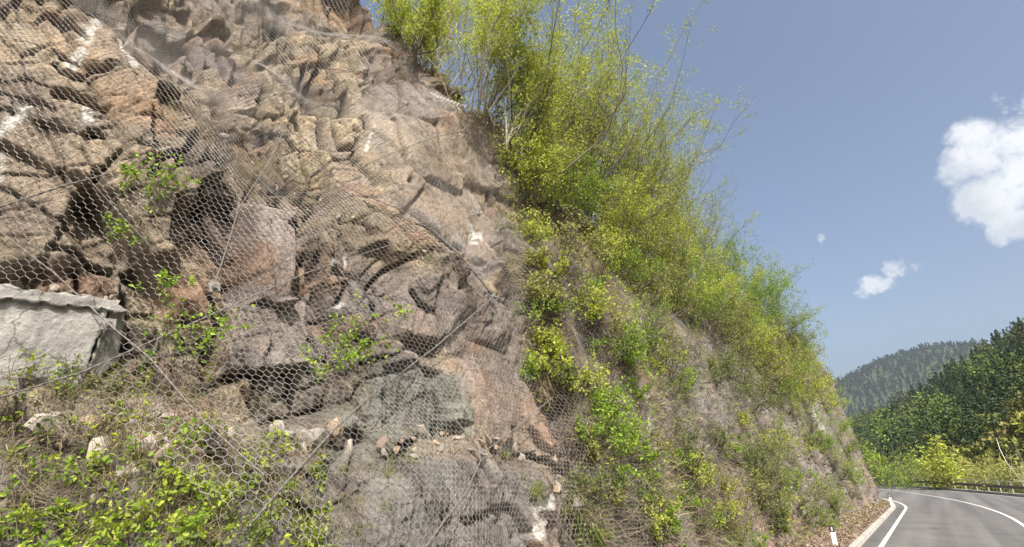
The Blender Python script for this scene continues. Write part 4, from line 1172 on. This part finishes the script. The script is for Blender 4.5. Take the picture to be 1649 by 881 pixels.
for i, (x, y0, y1) in enumerate(lowp):
    shrub((x, y0), (x + 6, y1), 'low dull green growth along the foot of the rock face', (D_, G_, D_, O_)[i % 4], 80 + i, name='low_bush', cat='bush', group='low bushes along the foot of the face',
          **kw(MID, nst=9, spread=0.75, nleaf=900, lsize=0.06))
for i, (x, y0, y1, mm) in enumerate([(1345, 700, 655, G_), (1362, 730, 690, D_), (1372, 775, 745, G_), (1352, 770, 735, D_), (1325, 730, 690, G_), (1330, 660, 615, G_), (1300, 720, 680, D_)]):
    shrub((x, y0), (x + 4, y1), 'one of the green tufts clinging to the rock nose at the bend', mm, 440 + i, name='low_bush', cat='bush', group='tufts on the rock nose', **kw(MID, nst=9, spread=0.6, brlen=0.4, nleaf=800, lsize=0.10))
# sprigs growing through the net at the left
NEARK = dict(nst=6, spread=0.4, nbr=6, ntw=3, nleaf=220, lsize=0.05, rad=0.006, brlen=0.4)
shrub((262, 345), (190, 250), 'bright green sprig hanging through the net above the dark recess, its left half', G_, 100, name='green_sprig', cat='sprig', out=0.25, **kw(NEARK, nleaf=560, spread=0.4))
shrub((240, 330), (330, 285), 'bright green sprig reaching right above the dark recess', G_, 101, name='green_sprig', cat='sprig', out=0.25, **kw(NEARK, nleaf=300, spread=0.3))
shrub((225, 395), (185, 345), 'small green sprig below the larger one left of the recess', G_, 102, name='green_sprig', cat='sprig', out=0.2, **kw(NEARK, nst=5, nleaf=260))
shrub((290, 590), (262, 450), 'thin upright green sapling beside the red-brown rock', G_, 103, name='green_sprig', cat='sprig', out=0.3, **kw(NEARK, nleaf=460, nst=6, spread=0.26))
shrub((300, 590), (345, 480), 'thin green sapling leaning right beside the upright one', G_, 104, name='green_sprig', cat='sprig', out=0.3, **kw(NEARK, nleaf=300, nst=5, spread=0.3))
shrub((560, 610), (525, 500), 'leafy green bush growing through the net in the middle of the face', G_, 105, name='green_sprig', cat='sprig', out=0.3, **kw(NEARK, nst=10, nleaf=760, lsize=0.052, spread=0.5))
shrub((575, 605), (610, 450), 'tall thin twig with few green leaves right of the leafy mid-face bush', G_, 106, name='green_sprig', cat='sprig', out=0.25, **kw(NEARK, nst=5, nleaf=300, lsize=0.05, spread=0.28))
# undergrowth at the bottom left
UGY = ('bark', 'leaf_fresh')
UG = 'bright green leafy plant in the undergrowth at the bottom left'
rl = np.random.default_rng(55)
ug = [(40, 610, 560), (110, 640, 590), (30, 690, 630), (90, 700, 640), (170, 690, 630), (230, 680, 625), (20, 840, 770), (80, 860, 800), (140, 860, 800), (200, 850, 780), (250, 840, 765), (300, 850, 770), (340, 840, 760), (390, 850, 780),
      (430, 850, 790), (470, 870, 800), (220, 900, 830), (280, 905, 830), (350, 905, 840), (420, 910, 850), (120, 910, 850), (60, 910, 850), (520, 770, 735), (180, 620, 570), (500, 880, 840), (310, 790, 735), (400, 800, 745), (170, 830, 760), (260, 800, 740), (360, 800, 750), (450, 810, 760), (100, 830, 780), (320, 880, 800), (380, 890, 810), (180, 880, 810), (500, 840, 790), (10, 880, 820), (290, 760, 705), (130, 600, 555), (60, 760, 690), (150, 760, 690), (240, 740, 670), (330, 720, 650), (20, 660, 600), (200, 640, 580), (420, 740, 680), (100, 790, 720)]
for i, (x, y0, y1) in enumerate(ug):
    shrub((x, y0), (x + rl.uniform(-15, 15), y1), UG, (UGY, G_, UGY, D_, UGY)[i % 5], 120 + i, name='leafy_plant', cat='plant', group='leafy plants in the bottom left undergrowth', out=0.1,
          **kw(NEARK, nst=7, spread=0.6, nleaf=(120 if y0 < 720 else 230), lsize=0.042, rad=0.005))

# ------------------------------------------------------------------ grass and dead brush (uncountable)
def inpoly(pl, n, r):
    pl = np.array(pl, float); lo = pl.min(0); hi = pl.max(0); out = np.zeros((0, 2))
    while len(out) < n:
        p = r.uniform(lo, hi, (n * 2, 2)); ins = np.zeros(len(p), bool)
        for i in range(len(pl)):
            x0, y0 = pl[i]; x1, y1 = pl[(i + 1) % len(pl)]
            if y0 == y1: continue
            ins ^= ((y0 > p[:, 1]) != (y1 > p[:, 1])) & (p[:, 0] < (x1 - x0) * (p[:, 1] - y0) / (y1 - y0) + x0)
        out = np.concatenate([out, p[ins]])
    return out[:n]
def blades(mb, P, L, w, r, mat=0, lean=None, droop=0.6):
    n = len(P); up = np.array((0, 0, 1.0))
    d = unit(r.normal(size=(n, 3)) * 0.55 + up * 0.7 + (np.array((0.55, 0, 0)) if lean is None else lean))
    L = L[:, None]; s = unit(np.cross(d, r.normal(size=(n, 3)))) * (w * r.uniform(0.6, 1.3, n))[:, None]
    m = P + d * L * 0.5; t = m + unit(d - up * droop * r.uniform(0.4, 2.2, (n, 1))) * L * 0.55
    V = np.stack([P - s, P + s, m + s * 0.8, m - s * 0.8, t], 1).reshape(-1, 3); i = np.arange(n) * 5
    mb.add(V, q=np.stack([i, i + 1, i + 2, i + 3], 1), t=np.stack([i + 3, i + 2, i + 4], 1), mat=mat)
rg = np.random.default_rng(9)
def field(mb, pl, n, L, w, seed, clumps=0, **k):
    r = np.random.default_rng(seed)
    p = inpoly(pl, n, r)
    if clumps:
        c = inpoly(pl, clumps, r); p = c[r.integers(clumps, size=n)] + r.normal(0, 9, (n, 2))
    P, ok = hit(p[:, 0], p[:, 1]); P = P[ok]
    den = fbm(P[:, 1] * 2.5, P[:, 2] * 2.5, 3, seed + 5) + 0.5
    P = P[r.uniform(size=len(P)) < np.clip(den * 2 - 0.45, 0.05, 1)]
    blades(mb, P - np.array((0.02, 0, 0)), L * r.uniform(0.4, 1.3, len(P)), w, r, **k)
LEDGE = [(255, 140), (330, 165), (420, 230), (520, 300), (640, 350), (720, 430), (700, 450), (600, 410), (500, 370), (400, 320), (300, 230)]
dry = MB(); gre = MB()
field(dry, LEDGE, 3600, 0.16, 0.0022, 700)
field(dry, LEDGE, 3400, 0.22, 0.0022, 701, clumps=26)
field(gre, LEDGE, 1800, 0.20, 0.003, 702, clumps=14)
field(dry, [(0, 640), (220, 590), (420, 640), (520, 720), (420, 881), (0, 881)], 4200, 0.22, 0.0030, 703, clumps=110)
field(dry, [(0, 640), (220, 590), (420, 640), (520, 720), (420, 881), (0, 881)], 3000, 0.17, 0.0026, 714)
field(gre, [(0, 640), (220, 590), (420, 640), (520, 720), (420, 881), (0, 881)], 3200, 0.16, 0.0030, 704, clumps=50)
field(dry, [(600, 690), (720, 700), (900, 720), (960, 800), (900, 790), (760, 740), (600, 735)], 2200, 0.14, 0.0025, 705)
field(gre, [(480, 780), (640, 720), (700, 740), (560, 881), (470, 881)], 1500, 0.14, 0.003, 706, clumps=18)
GUL = [(815, 260), (900, 300), (1060, 430), (1080, 520), (1040, 700), (1000, 881), (940, 881), (900, 700), (850, 600), (800, 420)]
field(dry, GUL, 6000, 0.35, 0.005, 707)
field(dry, GUL, 4000, 0.45, 0.005, 708, clumps=60)
field(gre, GUL, 5000, 0.32, 0.006, 709, clumps=70)
FARS = [(1040, 430), (1200, 560), (1330, 640), (1400, 790), (1340, 850), (1200, 881), (1000, 881), (1040, 700)]
field(dry, FARS, 5500, 0.5, 0.010, 710)
field(gre, FARS, 8000, 0.45, 0.011, 711, clumps=110)
field(gre, [(880, 720), (1000, 700), (1000, 881), (930, 881)], 2600, 0.35, 0.006, 712, clumps=22)
field(dry, [(600, 60), (700, 100), (800, 190), (830, 280), (800, 260), (690, 130)], 2500, 0.25, 0.005, 713)
tag(dry.build('dry_grass', M['grass_dry']), 'dry straw-coloured grass on the ledges of the rock', kind='stuff')
tag(gre.build('green_grass', M['grass_green']), 'fresh green grass among the dry grass on the rock', kind='stuff')

VERGE_N = 0
# dead brush and bare creepers hanging over the slope
br = MB()
def brush(pl, n, L, rad, seed, down=0.2):
    r = np.random.default_rng(seed); p = inpoly(pl, n, r); P, ok = hit(p[:, 0], p[:, 1]); P = P[ok]; m = len(P)
    d = unit(r.normal(size=(m, 3)) * 0.7 + np.array((0.35, 0, 0.3))); t = np.linspace(0, 1, 6)[None, :, None]
    l = (L * r.uniform(0.4, 1.4, m))[:, None, None]
    Q = P[:, None] + d[:, None] * l * t + np.array((0.1, 0, -down * 2)) * l * t ** 2 + r.normal(size=(m, 6, 3)) * L * 0.03
    br.tubes(Q, rad * r.uniform(0.5, 1.3, (m, 1)) * np.linspace(1, 0.4, 6)[None], 3)
brush(GUL, 900, 0.7, 0.006, 720)
brush(FARS, 700, 0.9, 0.009, 721)
brush([(880, 700), (1130, 690), (1220, 881), (930, 881)], 700, 0.9, 0.008, 722, -0.1)
brush([(0, 600), (240, 580), (420, 660), (400, 850), (0, 860)], 620, 0.5, 0.0032, 723)
brush([(620, 90), (720, 100), (800, 190), (840, 300), (800, 320), (700, 180)], 260, 0.6, 0.005, 724)
brush([(960, 400), (1300, 600), (1320, 640), (1150, 560), (900, 330)], 900, 1.2, 0.010, 725, -0.1)
tag(br.build('dead_brush', M['bark']), 'tangled dead twigs and creepers over the slope', kind='stuff')

# tussocks one can pick out
def tussock(px, py, label, L, n, mat):
    P = hit1(px, py); r = np.random.default_rng(int(px + py)); mb = MB()
    blades(mb, r.normal(size=(n, 3)) * L * 0.12, L * r.uniform(0.5, 1.2, n), L * 0.009, r, droop=1.1)
    o = mb.build('grass_tussock', M[mat], loc=P); tag(o, label, 'grass tussock')
tussock(865, 625, 'dry straw tussock hanging at the right edge of the netted slab', 0.55, 420, 'grass_dry')
tussock(862, 795, 'green tussock beside the white stripe on the bottom block', 0.30, 260, 'grass_green')
tussock(808, 735, 'small green tussock on the rubble bench right of the low anchor', 0.22, 160, 'grass_green')
tussock(1140, 590, 'round greenish tussock high on the grey slab', 0.6, 420, 'grass_green')

# ------------------------------------------------------------------ marker posts at the kerb
def marker(base, h, label, lean=0.0):
    e = empty('marker_post', base, label, 'marker post', 'black and white marker posts on the verge')
    # rounded triangular section, slightly tapered
    sec = [(-0.07, -0.035), (-0.055, -0.05), (0.055, -0.05), (0.07, -0.035), (0.02, 0.055), (-0.02, 0.055)]
    def seg(z0, z1, g, cap):
        mb = MB(); n = len(sec); v = []
        for z in (z0, z1):
            v += [((a + (0.0)) * g, b * g, z) for a, b in sec]
        q = [(i, (i + 1) % n, n + (i + 1) % n, n + i) for i in range(n)]
        mb.add(v, q=q)
        for o_, rev in ((0, True), (n, False)):
            f = [(o_, o_ + i, o_ + i + 1) for i in range(1, n - 1)]
            mb.t.append(np.array([x[::-1] for x in f] if rev else f)); mb.tm.append(np.zeros(n - 2))
        return mb
    b = h * 0.70
    seg(-0.1, b, 1.0, 0).build('post_body', M['white'], e)
    bb = seg(b, h - 0.015, 1.02, 0).build('black_band', M['black'], e)
    seg(h - 0.015, h, 0.96, 0).build('cap', M['black'], e)
    mb = MB(); mb.box((0, -0.0535, (b + h) / 2 - 0.005), (0.05, 0.006, (h - b) * 0.62)); mb.build('reflector', M['reflector'], bb)
    e.rotation_euler = (0, R_(lean), R_(10))
def ground_at(px, py, z):
    D = ray(float(px), float(py)); return CAM + D * ((z - CAM[2]) / D[2])
pt = ray(1338.0, 846.0); t_ = -3.05 / pt[0]; top1 = CAM + pt * t_
marker((top1[0], top1[1], float(verge_z(top1[0], top1[1])) - 0.03), top1[2] - float(verge_z(top1[0], top1[1])) + 0.03, 'nearest white marker post with black top and grey reflector, at the bottom edge')
b2 = ground_at(1438, 815, 0.13)
marker((b2[0] - 0.05, b2[1], float(verge_z(b2[0], b2[1])) - 0.03), 0.80, 'small distant white marker post with black top where the kerb bends')

# leaf litter on the verge
rl = np.random.default_rng(77)
n = 9000; y = 14 + 34 * rl.uniform(size=n) ** 1.2; u = rl.uniform(0.3, 0.985, n)
x = (foot_x(y) - 0.9) * (1 - u) + kerb_x(y) * u
mb = MB(); mb.leaves(np.stack([x, y, verge_z(x, y) + 0.025 + 0.03 * rl.uniform(size=n)], -1), rl.normal(size=(n, 3)) * np.array((1, 1, 0.35)), 0.09 * rl.uniform(0.6, 1.5, n), rl, aspect=0.7)
tag(mb.build('leaf_litter', M['litter']), 'brown fallen leaves on the verge behind the kerb', kind='stuff')

n = 2600; y = 13 + 36 * rl.uniform(size=n); u = 0.30 + 0.62 * rl.uniform(size=n) ** 1.6
x = (foot_x(y) - 0.9) * (1 - u) + kerb_x(y) * u
sel = fbm(x * 0.9, y * 0.35, 3, 781) > 0.03
mb = MB(); blades(mb, np.stack([x, y, verge_z(x, y)], -1)[sel], 0.22 * rl.uniform(0.5, 1.4, sel.sum()), 0.012, rl)
tag(mb.build('verge_weeds', M['grass_green']), 'green weeds sprouting on the verge between kerb and rock', kind='stuff')

# ------------------------------------------------------------------ guard rail on the outer side
yg = np.arange(40, 116, 0.5)
e = empty('guard_rail', (outer_x(40.0) + 0.2, 40, 0), 'long dark steel guard rail with posts along the outside of the bend', 'guard rail')
e0 = np.array(e.location)
def along_rail(off, z): return np.stack([outer_x(yg) + off, yg, np.full(len(yg), z)], -1)
# W-shaped beam with real thickness
prof = [(0.0, 0.60), (-0.045, 0.64), (-0.045, 0.70), (0.0, 0.735), (0.0, 0.775), (-0.045, 0.81), (-0.045, 0.87), (0.0, 0.91)]
back = [(a + 0.012, b) for a, b in prof[::-1]]
pr = prof + back; k = len(pr)
V = np.stack([np.stack([outer_x(yg) + 0.12 + a, yg, np.full(len(yg), b)], -1) for a, b in pr], 1)
i = np.arange(V.shape[0] * k).reshape(-1, k)
mb = MB(); mb.add(V.reshape(-1, 3) - e0, q=np.stack([i[:-1], np.roll(i, -1, 1)[:-1], np.roll(i, -1, 1)[1:], i[1:]], -1).reshape(-1, 4)); mb.build('beam', M['rail'], e)
mb = MB(); mb.tubes((along_rail(0.28, 1.22) - e0)[None], 0.03, 8); mb.build('top_rail', M['railpost'], e)
post = MB(); post.box((0, 0, 0.50), (0.09, 0.012, 1.48)); post.box((-0.045, 0, 0.50), (0.01, 0.07, 1.475)); post.box((0.045, 0, 0.50), (0.01, 0.07, 1.475))
pm = post.mesh('post', M['railpost'])
for yp in np.arange(41, 115, 2.0):
    o = bpy.data.objects.new('post', pm); C.objects.link(o); o.parent = e
    o.location = (outer_x(yp) + 0.24 - e0[0], yp - e0[1], 0)
    o.rotation_euler = (0, 0, math.atan(2 * 0.00535 * max(0, yp - 36)))

# ------------------------------------------------------------------ trees and bushes beyond the guard rail
def tree_px(px, py_top, ydist, base_z, label, mats, seed, name='roadside_tree', cat='tree', group=None, dx=0.0, wid=None, **kw):
    D = ray(float(px), float(py_top)); t = (ydist - CAM[1]) / D[1]; top = CAM + D * t
    root = np.array((top[0] + dx, ydist, base_z))
    return plant_at(root, top, name, label, cat, group, mats, seed, **kw)
TB = dict(nst=14, spread=0.42, nbr=8, ntw=4, nleaf=2600, lsize=0.26, rad=0.05, brlen=0.33)
TT = dict(nst=1, spread=0.02, nbr=34, ntw=5, nleaf=1500, lsize=0.30, rad=0.14, brlen=0.30, t0=0.3)
tree_px(1476, 674, 78, -3, 'slender young tree with layered yellow leaves rising above the guard rail', Y, 201, **kw(TT, nleaf=3200))
tree_px(1443, 712, 92, -3, 'thin dark leaning tree trunk with few leaves left of the yellow young tree', D_, 202, **kw(TT, nleaf=260, rad=0.18, nbr=22))
tree_px(1604, 684, 71, -3, 'bare grey dead tree with forked limbs leaning left', ('deadwood', 'leaf_olive'), 203, **kw(TT, nst=4, spread=0.16, nleaf=0, rad=0.12, nbr=8, ntw=4), dx=2.2)
tree_px(1630, 700, 74, -3, 'bare brown trunk standing close behind the dead tree', ('palebark', 'leaf_olive'), 204, **kw(TT, nst=2, spread=0.1, nleaf=60, rad=0.14, nbr=10, ntw=3), dx=2.2)
for i, (px, py, yd, wm, lab) in enumerate([
    (1404, 668, 82, 'G', 'tall bright green bush behind the rock nose at the bend'), (1418, 705, 90, 'G', 'bright green bush directly right of the rock nose'),
    (1432, 728, 95, 'G', 'low green bush at the far left end of the guard rail'), (1455, 745, 98, 'Y', 'low yellow-green bush behind the leaning dark trunk'),
    (1498, 722, 92, 'O', 'brownish olive bush right of the yellow young tree'), (1522, 716, 88, 'O', 'tall brown-olive budding bush left of the dark forest gap'),
    (1552, 722, 84, 'Y', 'yellowish bush in the middle of the row behind the guard rail'), (1575, 728, 80, 'O', 'olive bush left of the bare dead tree'),
    (1600, 738, 78, 'Y', 'yellow-olive bush at the foot of the bare dead tree'), (1628, 735, 76, 'O', 'olive bush right of the bare dead tree'),
    (1652, 728, 74, 'Y', 'yellowish bush at the right picture edge behind the guard rail'), (1480, 745, 90, 'Y', 'small yellow bush round the foot of the young tree'),
    (1540, 742, 80, 'D', 'low dull green bush close behind the guard rail'), (1610, 755, 72, 'D', 'low dull bush nearest behind the right half of the guard rail'), (1680, 735, 72, 'O', 'olive bush just past the right picture edge')]):
    tree_px(px, py, yd, -3.2, lab, {'G': ('bark', 'leaf_dull') if i > 0 else G_, 'Y': O_, 'O': O_, 'D': D_}[wm], 210 + i, name='roadside_bush', cat='bush', group='bushes behind the guard rail', **kw(TB, nleaf=3200 if wm != 'D' else 2200))

# ------------------------------------------------------------------ forest on the hills (uncountable)
def tree_shapes(r, kind, n):
    """n crown tufts in a unit tree (height 1): positions, outward directions"""
    if kind == 'conifer':
        z = r.uniform(0.08, 1.0, n) ** 0.85; a = r.uniform(0, 6.283, n)
        rr = 0.20 * (1.03 - z) * (0.55 + 0.45 * np.sqrt(r.uniform(size=n))) * (1 + 0.25 * np.sin(z * 40))
        p = np.stack([rr * np.cos(a), rr * np.sin(a), z], -1); d = np.stack([np.cos(a), np.sin(a), np.full(n, -0.45)], -1)
    else:
        v = unit(r.normal(size=(n, 3))); c = r.normal(size=(5, 3)) * np.array((0.16, 0.16, 0.13)) + np.array((0, 0, 0.62))
        p = c[r.integers(5, size=n)] + v * r.uniform(0.15, 0.27, (n, 1)); d = v + r.normal(size=(n, 3)) * 0.4
    return p, d
def forest(name, label, xy, kinds, hs, ntuft, seed, cols, ts=0.11):
    r = np.random.default_rng(seed); mb = MB()
    z = terrain_z(xy[:, 0], xy[:, 1])
    for kd in ('conifer', 'broadleaf'):
        sel = np.where(kinds == (kd == 'conifer'))[0]
        T = [tree_shapes(np.random.default_rng(seed + 10 + j), kd, ntuft) for j in range(8)]
        for j in range(8):
            ii = sel[j::8]; m = len(ii)
            if not m: continue
            p, d = T[j]; a = r.uniform(0, 6.28, m); ca_, sa_ = np.cos(a), np.sin(a)
            def rot(w): return np.stack([w[None, :, 0] * ca_[:, None] - w[None, :, 1] * sa_[:, None], w[None, :, 0] * sa_[:, None] + w[None, :, 1] * ca_[:, None], np.broadcast_to(w[None, :, 2], (m, len(w)))], -1)
            h = hs[ii][:, None, None]
            P = rot(p) * h + np.stack([xy[ii, 0], xy[ii, 1], z[ii] - 0.5], -1)[:, None]
            D = unit(rot(d)); L = ts * h * r.uniform(0.6, 1.3, (m, ntuft, 1)) * (1.0 if kd == 'conifer' else 1.15)
            Sd = unit(np.cross(D, r.normal(size=D.shape)))
            V = np.stack([P - D * L * 0.5 - Sd * L * 0.55, P - D * L * 0.5 + Sd * L * 0.55, P + D * L * 0.8], 2)
            c = cols[kd]; base = np.array(c)[r.integers(len(c), size=m)] * r.uniform(0.75, 1.25, (m, 1))
            col = np.repeat(np.repeat(base[:, None], ntuft, 1)[:, :, None], 3, 2)
            t = np.arange(m * ntuft * 3).reshape(-1, 3)
            mb.add(V.reshape(-1, 3), t=t, col=col.reshape(-1, 3))
    return tag(mb.build(name, M['forest']), label, kind='stuff')
def forestmat():
    k = Nodes('forest_crown'); at = k.n('ShaderNodeAttribute', attribute_name='tint'); g = k.n('ShaderNodeNewGeometry')
    k.l(k.mix(at.outputs['Color'], k.ramp(g.outputs['Random Per Island'], [(0, (0.65,) * 3), (1, (1.35,) * 3)]), 1.0, 'MULTIPLY'), k.b.inputs['Base Color'])
    k.b.inputs['Roughness'].default_value = 0.8; k.b.inputs['Specular IOR Level'].default_value = 0.1
    return k.m
M['forest'] = forestmat()
CC = [(0.042, 0.070, 0.034), (0.060, 0.092, 0.040), (0.080, 0.110, 0.042)]
BC = [(0.06, 0.09, 0.027), (0.09, 0.13, 0.032), (0.075, 0.085, 0.04), (0.12, 0.165, 0.04)]
def scatter(x0, x1, y0, y1, step, seed, vis=True):
    r = np.random.default_rng(seed)
    gx_, gy_ = np.meshgrid(np.arange(x0, x1, step), np.arange(y0, y1, step))
    p = np.stack([gx_.ravel(), gy_.ravel()], -1) + r.uniform(-0.48, 0.48, (gx_.size, 2)) * step
    z = terrain_z(p[:, 0], p[:, 1])
    px, py = project(np.stack([p[:, 0], p[:, 1], z + 8], -1))
    fr = (np.stack([p[:, 0], p[:, 1], z], -1) - CAM) @ Fv > 5
    return p[fr & (px > 1290) & (px < 1760) & (py > 380) & (z > -2.5)]
a = scatter(-80, 340, 150, 620, 5.4, 300); r = np.random.default_rng(301)
con = fbm(a[:, 0] / 60, a[:, 1] / 60, 3, 302) > -0.08 + 0.20 * (ridge(a[:, 0], a[:, 1], RB, 0.62, 18) > ridge(a[:, 0], a[:, 1], RA, 0.64))
kk = con ^ (r.uniform(size=len(a)) < 0.2); hh = r.uniform(8, 15.5, len(a)); cl = a[:, 1] < 310
forest('forest_near_slope', 'mixed forest of dark conifers and fresh green broadleaf trees low on the right hillside', a[cl], kk[cl], hh[cl], 620, 303, {'conifer': CC, 'broadleaf': BC}, 0.033)
forest('forest_upper_slope', 'dense mixed forest higher on the right hillside', a[~cl], kk[~cl], hh[~cl], 240, 304, {'conifer': CC, 'broadleaf': BC}, 0.052)
a = scatter(-120, 420, 620, 1150, 7.5, 310)
forest('forest_middle_slope', 'forest on the ridge further up the valley', a, r.uniform(size=len(a)) < 0.65, r.uniform(11, 17, len(a)), 110, 313, {'conifer': CC, 'broadleaf': BC}, 0.11)
a = scatter(-900, 700, 1150, 2150, 14.5, 320)
con = fbm(a[:, 0] / 180, a[:, 1] / 180, 3, 322) + 0.25 * r.uniform(size=len(a)) > 0.02
CF = [(0.012, 0.024, 0.024), (0.016, 0.030, 0.026)]; BF = [(0.020, 0.036, 0.026), (0.028, 0.044, 0.028)]
forest('forest_far_hill', 'blue-green forest covering the distant hill', a, con | (r.uniform(size=len(a)) < 0.4), r.uniform(12, 20, len(a)), 44, 323, {'conifer': CF, 'broadleaf': BF}, 0.17)
# bank of undergrowth between the rail and the forest
a = np.random.default_rng(330).uniform((-40, 96), (70, 175), (900, 2)); a = a[a[:, 0] > outer_x(np.minimum(a[:, 1], 112)) + 3]
forest('bank_undergrowth', 'olive and yellow undergrowth on the flat ground beyond the bend', a, np.zeros(len(a), bool), np.random.default_rng(331).uniform(3, 7, len(a)), 160, 333,
       {'conifer': CC, 'broadleaf': [(0.16, 0.15, 0.05), (0.20, 0.20, 0.05), (0.13, 0.15, 0.04), (0.22, 0.24, 0.05)]}, 0.10)

# ------------------------------------------------------------------ the valley air
mb = MB(); mb.box(((-200) / 1.0, 1050, 250), (3400, 2700, 560))
k = bpy.data.materials.new('valley_haze'); k.use_nodes = True
nt = k.node_tree; nt.nodes.clear()
o_ = nt.nodes.new('ShaderNodeOutputMaterial'); v_ = nt.nodes.new('ShaderNodeVolumePrincipled')
v_.inputs['Color'].default_value = (0.74, 0.86, 1.0, 1); v_.inputs['Density'].default_value = 0.00012; v_.inputs['Anisotropy'].default_value = 0.2
nt.links.new(v_.outputs[0], o_.inputs['Volume'])
tag(mb.build('haze', k), 'thin bluish haze filling the valley', kind='stuff')
